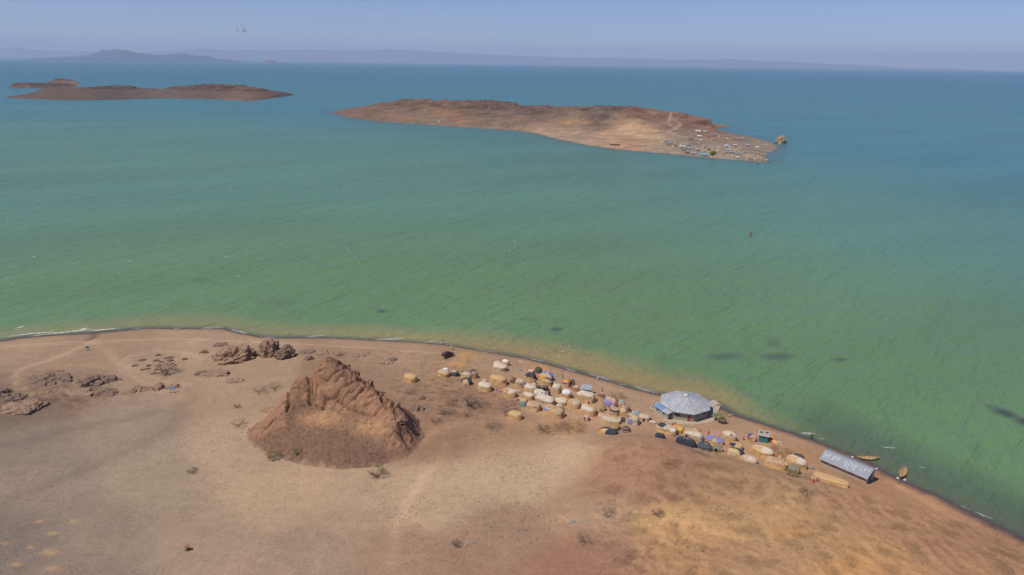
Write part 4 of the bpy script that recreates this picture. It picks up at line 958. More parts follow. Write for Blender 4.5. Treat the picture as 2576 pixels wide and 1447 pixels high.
# ------------------------------------------------------------------ round hall (octagon)
def build_hall():
    O = (2560, 1540, 6.44)
    EH, RI = 2.75, 2.35           # eave height, roof rise
    def at(x, y, z): g = G(*P(O, x, y), z); return g
    zg = 1.62
    cor = [at(925,137,zg+EH), at(1410,190,zg+EH), at(1768,398,zg+EH), at(1783,640,zg+EH), at(1415,788,zg+EH), at(935,722,zg+EH), at(556,480,zg+EH), at(566,250,zg+EH)]
    c = sum(cor) / 8; R = np.mean([np.hypot(*(p - c)) for p in cor])
    a0 = math.atan2(*(cor[3] - c)[::-1])            # corner 3 = right front
    root = thing('hall', "large eight-sided grey-walled hall under a pale metal roof by the water", 'hall', (c[0], c[1], zg), a0)
    ang = [-PI / 4 * k for k in range(8)]            # corner 0 here = right front, going clockwise
    C8 = [(R * cos(a), R * sin(a)) for a in ang]; rw = R - .75
    W8 = [(rw * cos(a), rw * sin(a)) for a in ang]
    # walls, one ring with thickness
    wl = MB()
    for k in range(8):
        (x0, y0), (x1, y1) = W8[k], W8[(k + 1) % 8]; s = .95
        wl.add([(x0, y0, -.6), (x1, y1, -.6), (x1 * s, y1 * s, -.6), (x0 * s, y0 * s, -.6), (x0, y0, EH - .1), (x1, y1, EH - .1), (x1 * s, y1 * s, EH - .1), (x0 * s, y0 * s, EH - .1)], [(1, 0, 4, 5), (3, 2, 6, 7), (0, 3, 7, 4), (2, 1, 5, 6), (4, 7, 6, 5)])
    wl.build('wall', block, root)
    ap = (0, 0, EH + RI)
    r8 = MB(); sh = MB()
    roofm, nt, b = newmat('hall_roof_sheet'); L = nt.links.new
    tc = N(nt, 'ShaderNodeTexCoord'); n1 = N(nt, 'ShaderNodeTexNoise', Scale=.9, Detail=4.0); L(tc.outputs['Object'], n1.inputs['Vector'])
    n2 = N(nt, 'ShaderNodeTexNoise', Scale=6.0, Detail=3.0); mp = N(nt, 'ShaderNodeMapping'); mp.inputs['Scale'].default_value = (1, .12, 1); L(tc.outputs['UV'], mp.inputs[0]); L(mp.outputs[0], n2.inputs['Vector'])
    ad = N(nt, 'ShaderNodeMath', operation='ADD'); L(n1.outputs['Fac'], ad.inputs[0]); L(n2.outputs['Fac'], ad.inputs[1])
    cr = N(nt, 'ShaderNodeMapRange'); cr.inputs[1].default_value = .7; cr.inputs[2].default_value = 1.3; cr.inputs[3].default_value = .66; cr.inputs[4].default_value = 1.16; L(ad.outputs[0], cr.inputs[0])
    sc = N(nt, 'ShaderNodeVectorMath', operation='SCALE'); sc.inputs[0].default_value = (.46, .47, .49); L(cr.outputs[0], sc.inputs['Scale']); L(sc.outputs[0], b.inputs['Base Color'])
    b.inputs['Metallic'].default_value = .15; b.inputs['Roughness'].default_value = .5
    for k in range(8):
        p0, p1 = Vector((*C8[k], EH)), Vector((*C8[(k + 1) % 8], EH)); A_ = Vector(ap)
        # each slope: corrugated panel sheet laid in strips, a little different in level
        rib = MB(); nS = 9
        v, f = [], []
        for i in range(nS):
            q0, q1 = i / nS, (i + 1) / nS
            b0, b1 = p0.lerp(p1, q0), p0.lerp(p1, q1)
            up = .012 if i % 2 else 0.0
            top0, top1 = A_.lerp(b0, .055), A_.lerp(b1, .055)
            n = len(v)
            v += [b0 + Vector((0, 0, up)), b1 + Vector((0, 0, up)), top1 + Vector((0, 0, up)), top0 + Vector((0, 0, up)), b0 - Vector((0, 0, .05)), b1 - Vector((0, 0, .05)), top1 - Vector((0, 0, .05)), top0 - Vector((0, 0, .05))]
            f += [(n, n + 3, n + 2, n + 1), (n + 4, n + 5, n + 6, n + 7), (n, n + 1, n + 5, n + 4), (n + 1, n + 2, n + 6, n + 5), (n + 3, n, n + 4, n + 7)]
        o = mesh('roof_slope', v, f, roofm, root)
        uv = o.data.uv_layers.new(name='u')
        ex = (p1 - p0).normalized()
        for l in o.data.loops:
            co = o.data.vertices[l.vertex_index].co; uv.data[l.index].uv = ((co - p0).dot(ex) * 1.0, (co - p0).length)
        rd = MB(); rd.tube(A_.lerp(p0, .05) + Vector((0, 0, .05)), p0 + Vector((0, 0, .03)), .07, .07, 6); rd.build('ridge_cap', tin2 if k in (0,) else tin, root)
        fa = MB(); m0, m1 = p0 * 1.004, p1 * 1.004
        fa.add([(m0.x, m0.y, EH - .05), (m1.x, m1.y, EH - .05), (m1.x, m1.y, EH - .24), (m0.x, m0.y, EH - .24), (m0.x * .99, m0.y * .99, EH - .05), (m1.x * .99, m1.y * .99, EH - .05), (m1.x * .99, m1.y * .99, EH - .24), (m0.x * .99, m0.y * .99, EH - .24)], [(0, 3, 2, 1), (4, 5, 6, 7), (2, 3, 7, 6), (0, 1, 5, 4)])
        fa.build('fascia', mat('fascia_blue', (.17, .24, .28), .6, .15), root)
    cap = MB(); cap.loft([[(.66 * cos(a), .66 * sin(a), EH + RI - .12) for a in ang], [(.66 * cos(a), .66 * sin(a), EH + RI + .12) for a in ang], [(.05 * cos(a), .05 * sin(a), EH + RI + .34) for a in ang]]); cp_ = cap.build('roof_cap', mat('cream_cap', (.62, .55, .43), .8, .1), root)
    fn = MB(); fn.tube((0, 0, EH + RI + .3), (0, 0, EH + RI + 1.35), .035); fn.box((0, 0, EH + RI + 1.1), (.42, .05, .06), .6); fn.build('finial', framem, cp_)
    def onface(k, s, z, w_, h_, off=.02):
        p0, p1 = Vector((*W8[k], 0)), Vector((*W8[(k + 1) % 8], 0)); ex = (p1 - p0).normalized(); n = Vector((ex.y, -ex.x, 0)) * -1
        if n.dot(p0) < 0: n = -n
        c_ = p0.lerp(p1, s); Rm = Matrix((ex, n, (0, 0, 1))).transposed()
        return c_ + Vector((0, 0, z)) + n * off, Rm
    def window(k, s, w_=1.25, h_=1.0, z=1.72):
        c_, Rm = onface(k, s, z, w_, h_)
        f_ = MB()
        for dx, dz, ww, hh in ((-w_ / 2, 0, .09, h_ + .09), (w_ / 2, 0, .09, h_ + .09), (0, -h_ / 2, w_, .09), (0, h_ / 2, w_, .09), (0, 0, .06, h_)):
            f_.box(c_ + Rm @ Vector((dx, .03, dz)), (ww, .10, hh), M=Rm)
        wf = f_.build('window', framem, root)
        MB().box(c_ + Rm @ Vector((0, .005, 0)), (w_ - .06, .03, h_ - .06), M=Rm).build('pane', glass, wf)
    # faces: 7 = right (corner 7 -> 0), 0 = right front, 1 = front, 2 = left front (annex), ...
    window(0, .25); window(0, .78); window(1, .86, 1.5); window(6, .3); window(6, .7); window(7, .5); window(3, .5)
    c_, Rm = onface(1, .235, .95, 1, 2)
    dr = MB().box(c_ + Rm @ Vector((0, .02, .05)), (.92, .07, 1.95), M=Rm).build('door', redp, root)
    df = MB()
    for dx, ww, dz, hh in ((-.54, .12, .05, 2.1), (.54, .12, .05, 2.1), (0, .96, 1.1, .12)): df.box(c_ + Rm @ Vector((dx, .035, dz)), (ww, .12, hh), M=Rm)
    df.build('door_frame', framem, dr)
    # lean-to annex on the left front face
    p0, p1 = Vector((*W8[2], 0)), Vector((*W8[3], 0)); ex = (p1 - p0).normalized(); n = Vector((-ex.y, ex.x, 0));
    if n.dot(p0) < 0: n = -n
    Lf = (p1 - p0).length; dep = 2.1
    def Q(u, v, z): return p0 + ex * u + n * v + Vector((0, 0, z))
    an = MB(); u0, u1 = .55, Lf + .9; hb, hf = 2.35, 1.95; th = .18
    an.add([Q(u0, dep, -.6), Q(u1, dep, -.6), Q(u1, dep - th, -.6), Q(u0, dep - th, -.6), Q(u0, dep, hf), Q(u1, dep, hf), Q(u1, dep - th, hf + .03), Q(u0, dep - th, hf + .03)], [(0, 1, 5, 4), (2, 3, 7, 6), (1, 2, 6, 5), (3, 0, 4, 7), (4, 5, 6, 7)])
    for uu in (u0, u1 - th):
        an.add([Q(uu, .01, -.6), Q(uu + th, .01, -.6), Q(uu + th, dep - th - .004, -.6), Q(uu, dep - th - .004, -.6), Q(uu, .01, hb), Q(uu + th, .01, hb), Q(uu + th, dep - th - .004, hf + .03), Q(uu, dep - th - .004, hf + .03)], [(3, 2, 1, 0), (0, 1, 5, 4), (1, 2, 6, 5), (2, 3, 7, 6), (3, 0, 4, 7), (4, 5, 6, 7)])
    anx = an.build('annex_wall', concr, root)
    e0, e1 = u0 - .25, u1 + .4; mid = e0 + (e1 - e0) * .46; vO = dep + .4
    def zz(v): return hb + .12 + (hf - hb) * v / dep
    MB().quad(Q(mid + .0, .0, zz(0) + .02), Q(e0, .0, zz(0) + .02), Q(e0, vO, zz(vO) + .02), Q(mid, vO, zz(vO) + .02), .05).build('annex_roof', roofm, root)
    br = MB().quad(Q(e1, .0, zz(0) + .035), Q(mid - .15, .0, zz(0) + .035), Q(mid - .15, vO, zz(vO) + .035), Q(e1, vO, zz(vO) + .035), .05).build('annex_roof', mat('blue_roof_paint', (.17, .27, .48), .55, .2, 1.5), root)
    br['label'] = 'annex roof sheets painted blue'
    for u in (Lf * .42, Lf * .92):
        wf = MB()
        for du, dz, a1, a2 in ((-.4, 0, .07, .85), (.4, 0, .07, .85), (0, -.4, .8, .07), (0, .4, .8, .07), (0, 0, .05, .8)):
            q = Q(u + du, dep + .03, 1.35 + dz); wf.box(q, (a1, .09, a2), M=Matrix((ex, n, (0, 0, 1))).transposed())
        wo_ = wf.build('window', mat('window_frame_green', (.30, .42, .36), .7, .1), root)
        MB().box(Q(u, dep + .006, 1.35), (.76, .03, .76), M=Matrix((ex, n, (0, 0, 1))).transposed()).build('pane', glass, wo_)
    MB().box(Q(u0 - .02, 1.05, .95), (.06, .8, 1.9), M=Matrix((ex, n, (0, 0, 1))).transposed()).build('door', PAL['umber'], root)
    # raised stone apron round the hall
    pts = [at(350,640,zg), at(480,805,zg), at(650,915,zg), at(800,985,zg), at(1010,1008,zg), at(1290,1018,zg), at(1520,1000,zg), at(1740,960,zg), at(1890,920,zg), at(1950,800,zg), at(2010,665,zg), at(2050,540,zg), at(1900,520,zg), at(1700,470,zg), at(1300,300,zg), at(900,300,zg), at(560,420,zg), at(420,470,zg)]
    t = thing('stone_terrace', "low pale stone terrace under the eight-sided hall", 'terrace', (c[0], c[1], zg - .05))
    loc = [(p[0] - c[0], p[1] - c[1]) for p in pts]
    MB().prism(loc, -1.4, .06).build('paving', stone, t)
    kw = MB()
    rr = random.Random(3)
    for i in range(len(loc)):
        a_, b_ = Vector((*loc[i], 0)), Vector((*loc[(i + 1) % len(loc)], 0)); m_ = max(1, int((b_ - a_).length / .45))
        for j in range(m_):
            q = a_.lerp(b_, (j + .5) / m_); kw.blob((q.x, q.y, .0), (.30, .26, .13), 1, .2, rr.randint(0, 999))
    kw.build('kerb', stone, t)
    s0, s1, s2, s3 = at(1770,405,1.9), at(1905,425,1.2), at(2010,530,1.2), at(1862,572,1.9)
    st = thing('landing_slab', "concrete landing slab and steps from the hall down to the water", 'landing', (s0[0], s0[1], 0))
    sl = MB(); q = [(p[0] - s0[0], p[1] - s0[1]) for p in (s0, s1, s2, s3)]
    sl.prism(q, -.8, 1.75); sl.build('slab', concr, st)
    stp = MB()
    for i in range(3):
        e = .5 * (i + 1); d1 = Vector((s1[0] - s0[0], s1[1] - s0[1], 0)).normalized()
        A1 = [Vector((*q[1], 0)) + d1 * e * 0, Vector((*q[2], 0))]
        stp.prism([(A1[0].x + d1.x * (e - .5), A1[0].y + d1.y * (e - .5)), (A1[0].x + d1.x * e, A1[0].y + d1.y * e), (A1[1].x + d1.x * e, A1[1].y + d1.y * e), (A1[1].x + d1.x * (e - .5), A1[1].y + d1.y * (e - .5))], -1.0, 1.5 - .4 * i)
    stp.build('step', concr, st)
build_hall()

# low curved driftwood wall left of the hall
def rubble_wall(label, pts, wd=.35, h=.5, m=None):
    g0 = T(*pts[0]); t = thing('stone_wall', label, 'wall', g0); mb = MB()
    W2 = [T(*p) for p in pts]
    for a_, b_ in zip(W2[:-1], W2[1:]):
        n = max(1, int((b_ - a_).length / .32))
        for j in range(n):
            q = a_.lerp(b_, j / n) - g0
            mb.blob((q.x, q.y, q.z + h * .4), (.26, wd * .7, h * .6), 1, .25, random.randint(0, 9999))
    mb.build('stones', m or stone, t)
O6 = (2560, 1540, 6.44)
rubble_wall("short curved pale stone wall left of the eight-sided hall", [P(O6, 335, 505), P(O6, 312, 560), P(O6, 308, 620), P(O6, 335, 690)])

# ------------------------------------------------------------------ long tin shed
def build_shed():
    zg = 1.75
    a_, b_ = G(*P(E, 752, 482), zg), G(*P(E, 1512, 812), zg)
    d = b_ - a_; L = float(np.hypot(*d)); hd = math.atan2(d[1], d[0])
    root = thing('shed', "long block-walled shed with grey corrugated roof beside the beached boats", 'shed', (a_[0], a_[1], zg), hd)
    W = 4.5; wh, rz_, back = 1.75, 3.05, 2.3; ry = 2.45; t = .2
    mb = MB(); ops = [(L * .055, L * .105), (L * .25, L * .11), (L * .625, L * .115), (L * .83, L * .11)]
    mb.box((L / 2, t / 2, .15), (L, t, 1.5))                                 # lower front wall
    x = 0.0
    for ox, ow in ops + [(L, 0)]:
        if ox - x > .05: mb.box(((x + ox) / 2, t / 2, .9 + (wh - .9) / 2), (ox - x, t, wh - .9))
        x = ox + ow
    mb.box((L / 2, W - t / 2, (back - .6) / 2), (L, t, back + .6))
    for x in (t / 2, L - t / 2):
        mb.add([(x - t / 2, t + .003, -.6), (x + t / 2, t + .003, -.6), (x + t / 2, W - t - .003, -.6), (x - t / 2, W - t - .003, -.6)] + [(x - t / 2, t + .003, wh), (x + t / 2, t + .003, wh), (x + t / 2, ry, rz_ - .1), (x - t / 2, ry, rz_ - .1), (x + t / 2, W - t - .003, back), (x - t / 2, W - t - .003, back)],
               [(3, 2, 1, 0), (0, 1, 5, 4), (1, 2, 8, 6, 5), (2, 3, 9, 8), (3, 0, 4, 7, 9), (4, 5, 6, 7), (7, 6, 8, 9)])
    mb.build('wall', block, root)
    fl = MB().box((L / 2, W / 2, -.25), (L - .5, W - .5, .6)).build('inner_floor', PAL['umber'], root)
    rm = mat('shed_roof_sheet', (.30, .325, .365), .5, .16, 1.5, (5, .6, 1), .15, .2)
    pm = mat('shed_roof_pale', (.40, .41, .43), .6, .3, 2)
    n = 17; x0, x1 = -.35, L + .3
    for i in range(n):
        xa, xb = x0 + (x1 - x0) * i / n, x0 + (x1 - x0) * (i + 1) / n; u = .014 * (i % 2)
        MB().quad((xa, -.55, wh - .12 + u), (xb, -.55, wh - .12 + u), (xb, ry, rz_ + u), (xa, ry, rz_ + u), .04).build('roof_sheet', rm, root)
    MB().quad((x0, ry, rz_ + .02), (x1, ry, rz_ + .02), (x1, W + .45, back - .02), (x0, W + .45, back - .02), .04).build('roof_sheet', rm, root)
    sl = (rz_ - wh + .12) / (ry + .55)
    for q, ln in ((.04, 1.5), (.085, 1.1), (.13, 1.7), (.215, 1.4), (.255, .8), (.30, 1.3), (.335, .6), (.45, .7), (.49, 1.6), (.545, 2.0), (.57, .8), (.61, 1.2), (.66, 1.8), (.705, .7), (.78, 1.2), (.85, .9), (.92, .7)):
        xa = x0 + (x1 - x0) * q; yb = ry - .35 - random.random() * .3; ya = yb - ln
        zf = lambda y: wh - .12 + (y + .55) * sl + .035
        MB().quad((xa, ya, zf(ya)), (xa + .42, ya, zf(ya)), (xa + .42, yb, zf(yb)), (xa, yb, zf(yb)), .02).build('roof_patch', pm, root)
    rd = MB(); rd.tube((x0, ry, rz_ + .03), (x1, ry, rz_ + .03), .09, .09, 6); rd.build('ridge_cap', rm, root)
    ev = MB(); ev.box(((x0 + x1) / 2, -.50, wh - .22), (x1 - x0, .06, .12)); ev.build('eave_board', PAL['wood'], root)
    MB().box((L + .02, ry - .3, .7), (.05, .95, 1.9)).build('door', PAL['char'], root)
build_shed()
for lab, p in (("short pale plank leaning by the shore behind the tin shed, left one", (1062, 298)), ("wider pale board standing by the shore behind the tin shed, right one", (1130, 320))):
    g = T(*P(E, *p)); mb = MB(); mb.box((0, 0, .5), (.55 if 'wider' in lab else .35, .08, 1.1), M=Matrix.Rotation(.3, 3, 'X'))
    o = mb.build('plank', PAL['wood']); o.location = g; o.rotation_euler = (0, 0, -.5); tag(o, lab, 'plank')

# ------------------------------------------------------------------ boats
def boat(label, p0, p1, wid, hullm, inm, bow, z, pole=False, inner=True, group=None, dep=.62):
    a_, b_ = G(*p0, z), G(*p1, z); d = b_ - a_; L = float(np.hypot(*d)); c = (a_ + b_) / 2
    r = thing('boat', label, 'boat', (c[0], c[1], z - .18), math.atan2(d[1], d[0]), group)
    ns = 15
    def st(q):
        w_ = wid / 2 * max(1 - abs(2 * q - 1) ** 2.3, .015); sh = dep + .42 * abs(2 * q - 1) ** 2.6; return (q - .5) * L, w_, sh
    ro, ri = [], []
    for i in range(ns):
        x, w_, s = st(i / (ns - 1)); kx = x * (.93)
        ro.append([(x, -w_, s), (x * .985, -w_ * .88, s * .55), (kx, -w_ * .45, .06), (kx, 0, 0), (kx, w_ * .45, .06), (x * .985, w_ * .88, s * .55), (x, w_, s)])
        v_ = max(w_ - .06, .004); ri.append([(x, -v_, s), (x * .97, -v_ * .85, s * .58), (kx * .97, -v_ * .42, .14), (kx * .97, 0, .11), (kx * .97, v_ * .42, .14), (x * .97, v_ * .85, s * .58), (x, v_, s)])
    h = MB(); h.loft(ro, False, False); h.build('hull', hullm, r, True)
    h = MB(); h.loft([x[::-1] for x in ri], False, False); h.build('hull_lining', inm, r, True)
    gw = MB()
    for sgn in (0, 6):
        for i in range(ns - 1):
            p, q = Vector(ro[i][sgn]), Vector(ro[i + 1][sgn]); gw.tube(p, q, .045, .045, 5)
    gw.build('gunwale', PAL['wood'], r)
    for q in (.25, .42, .58, .75):
        x, w_, s = st(q); MB().box((x, 0, s * .72), (.24, 2 * w_ * .86, .05)).build('thwart', PAL['wood'], r)
    bw = MB(); x0, w0, s0 = st(.0); x1, w1, s1 = st(.13)
    bw.add([(x0, 0, s0 + .01), (x1, -w1, s1 + .01), (x1, w1, s1 + .01), (x0 * .99, 0, s0 - .06), (x1, -w1 * .97, s1 - .06), (x1, w1 * .97, s1 - .06)], [(0, 1, 2), (3, 5, 4), (1, 4, 5, 2)]); bw.build('bow_deck', bow, r)
    if pole:
        pl = MB(); pl.tube((L * .33, -.1, .2), (L * .36, .1, 2.4), .045, .03); pl.build('pole', PAL['wood'], r)
    return r
gr = mat('boat_green', (.17, .32, .17), .6, .25); wd = mat('boat_timber', (.46, .31, .17), .85, .3, 3)
boat("green sided wooden boat afloat at the shore behind the shed, with a thin pole", P(E, 1352, 395), P(E, 1722, 412), 1.55, gr, wd, PAL['orange'], .05, True)
boat("bare timber boat pulled up with its bow on the dark wet sand", P(E, 2078, 735), P(E, 2160, 560), 1.75, wd, wd, PAL['yellow'], .12)
b = boat("tiny wooden boat with people far out on the open lake", (1885, 596), (1891, 586), 1.5, wd, PAL['rust'], PAL['cream'], .02)
lg = G(*P(A, 1045, 58), 0)
boat("pale flat raft boat lying on the beach above the parked car", P(A, 1045, 60), P(A, 1155, 82), .9, PAL['tan'], PAL['tan'], PAL['tan'], T(*P(A, 1100, 72)).z + .16, dep=.32)
g = T(*P(O6, 2330, 790)); mb = MB(); mb.box((0, 0, .18), (2.2, .55, .08)); mb.box((0, .32, .2), (2.1, .3, .07), .05); o = mb.build('plank_raft', PAL['wood']); o.location = g; o.rotation_euler = (0, .12, rad(38)); tag(o, "weathered plank raft on the shore right of the green bush", 'raft')

# ------------------------------------------------------------------ the car
def build_car():
    K = (1740, 1400, 25.76)
    a_, b_ = G(*P(K, 950, 880), 1.75), G(*P(K, 1790, 520), 1.75)
    d = b_ - a_; hd = math.atan2(d[1], d[0]); c = T(*P(K, 1330, 690), 1.7)
    r = thing('car', "dark maroon off-road car with roof load parked on the sand", 'car', c, hd)
    mar = mat('car_paint_maroon', (.085, .018, .016), .3, .12, 2, spec=.5); blk = mat('car_black', (.015, .015, .017), .5, .1); gl = mat('car_glass', (.015, .018, .022), .08, .05, spec=.6)
    Lc, Wc = 4.75, 1.86
    def sec(x, w_, z0, z1, tw): return [(x, -w_ / 2, z0), (x, w_ / 2, z0), (x, w_ / 2 * tw, z1), (x, -w_ / 2 * tw, z1)]
    lo = MB(); lo.loft([sec(-2.35, 1.74, .55, 1.08, .97), sec(-2.28, Wc, .45, 1.12, .97), sec(-.9, Wc, .42, 1.12, .97), sec(.95, Wc, .42, 1.12, .97), sec(2.15, 1.80, .45, 1.04, .95), sec(2.36, 1.66, .55, .92, .95)]); lo.build('body', mar, r)
    up = MB(); up.loft([sec(-2.28, 1.76, 1.1, 1.74, .88), sec(-2.1, 1.78, 1.1, 1.84, .87), sec(.35, 1.78, 1.1, 1.86, .86), sec(.55, 1.78, 1.1, 1.78, .86), sec(1.18, 1.76, 1.1, 1.14, .95)]); up.build('cabin', mar, r)
    MB().box((-.85, 0, 1.865), (2.5, 1.45, .05)).build('roof', mat('car_roof_grey', (.11, .10, .12), .5, .2), r)
    for s in (-1, 1):
        for x0, x1 in ((-2.0, -1.15), (-1.05, -.2), (-.1, .62)):
            q = lambda x, z: (x, s * (.89 - .135 * (z - 1.1) / .74 + .012), z)
            t = .15 if x1 > .5 else 0
            pts = [q(x0, 1.2), q(x1, 1.2), q(x1 - t, 1.68), q(x0, 1.68)]
            if s > 0: pts = pts[::-1]
            MB().quad(*pts, .02).build('side_window', gl, r)
    MB().quad((-2.325, .72, 1.2), (-2.325, -.72, 1.2), (-2.25, -.66, 1.66), (-2.25, .66, 1.66), .02).build('rear_window', gl, r)
    MB().quad((1.14, -.74, 1.2), (1.14, .74, 1.2), (.66, .68, 1.70), (.66, -.68, 1.70), .02).build('windscreen', gl, r)
    for s in (-1, 1):
        MB().box((-2.36, s * .78, .86), (.05, .18, .34)).build('tail_light', mat('tail_light_red', (.45, .06, .03), .3, .1), r)
        MB().box((2.33, s * .62, .80), (.08, .3, .2)).build('headlight', mat('lamp_clear', (.6, .6, .58), .2, .05), r)
        MB().box((.62, s * 1.03, 1.22), (.12, .2, .16)).build('wing_mirror', blk, r)
    MB().box((-2.42, 0, .56), (.16, 1.7, .2)).build('bumper', mat('bumper_grey', (.30, .30, .31), .4, .1), r)
    MB().box((2.44, 0, .56), (.16, 1.7, .22)).build('bumper', mat('bumper_grey', (.3, .3, .31), .4, .1), r)
    MB().box((-2.505, .1, .60), (.02, .9, .14)).build('number_plate', mat('plate_white', (.75, .75, .72), .5, .03), r)
    MB().box((-2.385, .45, .98), (.06, .42, .2)).build('rear_badge', mat('amber_patch', (.55, .25, .05), .5, .2), r)
    ld = MB(); ld.blob((-.55, .05, 2.05), (.85, .55, .22), 2, .12, 4); ld.blob((.05, -.2, 2.02), (.4, .35, .18), 2, .12, 5); ld.build('roof_load', PAL['char'], r)
    rk = MB()
    for y in (-.68, .68): rk.tube((-1.9, y, 1.95), (.35, y, 1.95), .025)
    for x in (-1.8, -1.1, -.4, .3): rk.tube((x, -.68, 1.95), (x, .68, 1.95), .02); rk.tube((x, -.68, 1.88), (x, -.68, 1.96), .02); rk.tube((x, .68, 1.88), (x, .68, 1.96), .02)
    rk.build('roof_rack', blk, r)
    for x in (-1.42, 1.42):
        for s in (-1, 1):
            wl = thing_part = bpy.data.objects.new('wheel', None); COL.objects.link(wl); wl.parent = r; wl.location = (x, s * .80, .38)
            t = MB(); n = 20
            prof = [(.22, -.12), (.36, -.12), (.385, -.06), (.385, .06), (.36, .12), (.22, .12)]
            t.loft([[(rr * cos(2 * PI * i / n), y, rr * sin(2 * PI * i / n)) for rr, y in prof] for i in range(n)] + [[(rr, y, 0) for rr, y in prof]], True, False); t.build('tyre', blk, wl, True)
            MB().tube((0, -.1, 0), (0, .1, 0), .23, .23, 14).build('rim', mat('rim_steel', (.25, .25, .26), .4, .1), wl)
build_car()

# ------------------------------------------------------------------ sign boards, rusty stand
def sign(label, p, w_, h_, post, face):
    g = T(*p); r = thing('sign_board', label, 'sign', g, rad(8))
    for x in (-w_ * .32, w_ * .32): MB().box((x, .04, post / 2 - .1), (.09, .09, post + .2)).build('post', PAL['wood'], r)
    MB().box((0, 0, post + h_ / 2), (w_, .06, h_)).build('panel', framem, r)
    MB().box((0, -.035, post + h_ / 2), (w_ - .16, .02, h_ - .16)).build('sign_face', face, r)
    ft = MB()
    for x in (-w_ * .32, w_ * .32): ft.blob((x, -.1, .05), (.32, .26, .16), 1, .25, int(x * 10) + 5)
    ft.build('footing', mat('footing_stone', (.13, .10, .085), .95, .3), r)
Gz = (0, 1260, 2.862)
sign("pale blue sign board on two posts in front of the boulder row", P(Gz, 1976, 890), 1.75, 1.25, 1.0, mat('sign_blue', (.33, .38, .52), .6, .12))
sign("small grey sign board alone on the sandy flat near the creek", P(Gz, 1007, 408), 1.2, 1.0, .8, mat('sign_grey', (.16, .18, .23), .6, .2))
g = T(472, 1384); r = thing('metal_stand', "rusty brown square metal stand alone on the bare plain", 'stand', g, rad(28))
MB().box((0, 0, .86), (.95, .8, .07)).build('top', rustm, r)
for x in (-.43, .43):
    for y in (-.36, .36): MB().box((x, y, .41), (.06, .06, .86)).build('leg', rustm, r)
MB().box((0, .36, .52), (.8, .03, .5)).build('back_panel', rustm, r)
MB().box((0, 0, .2), (.84, .7, .03)).build('shelf', rustm, r)
# ------------------------------------------------------------------ rocks
ROCKM = [mat('rock_brown', (.29, .19, .128), .95, .4, 1.2, bump=1.0), mat('rock_dark', (.21, .142, .105), .95, .45, 1.4, bump=1.0), mat('rock_red', (.30, .195, .125), .95, .35, 1.0, bump=1.0)]
def rock(name, label, p, w_, d_, h_, m, seed, rz=0.0, sub=5, group=None, cat='rock', strat=.5, z0=2.2, sink=0.0):
    g = T(p[0], p[1], z0)
    bm = bmesh.new(); bmesh.ops.create_icosphere(bm, subdivisions=sub, radius=1.0)
    off = Vector((seed * 7.3, seed * 1.9, seed * 3.7))
    sc = max(w_, d_)
    for v in bm.verts:
        c = v.co.copy(); c.z = c.z if c.z < 0 else c.z ** .8; p_ = Vector((c.x * w_ / 2, c.y * d_ / 2, c.z * h_)); q = p_ / (sc * .24) + off
        n1 = mnoise.ridged_multi_fractal(q * .7, .9, 2.1, 5, .95, 1.6) - 1.1
        n2 = mnoise.fractal(q * .45, 1.0, 2.0, 3)
        n3 = mnoise.noise(Vector((q.x * .5 + q.z * 1.6, q.y * .5, q.z * 4.5 - q.x * 1.2)))
        n4 = mnoise.ridged_multi_fractal(q * 2.6 + off, .8, 2.0, 3, .9, 1.4) - .9
        k = 1 + .26 * n1 + .30 * n2 + .12 * strat * n3 + .085 * n4
        p_ *= k
        if p_.z < -.12 * h_: p_.z = -.12 * h_ - .25
        v.co = p_
    me = bpy.data.meshes.new(name); bm.to_mesh(me); bm.free()
    o = link(name, me, None, ROCKM[m]); g.z -= sink * h_; o.location = g; o.rotation_euler = (0, 0, rz)
    return tag(o, label, cat, group)
RG = "rock outcrops on the plain"
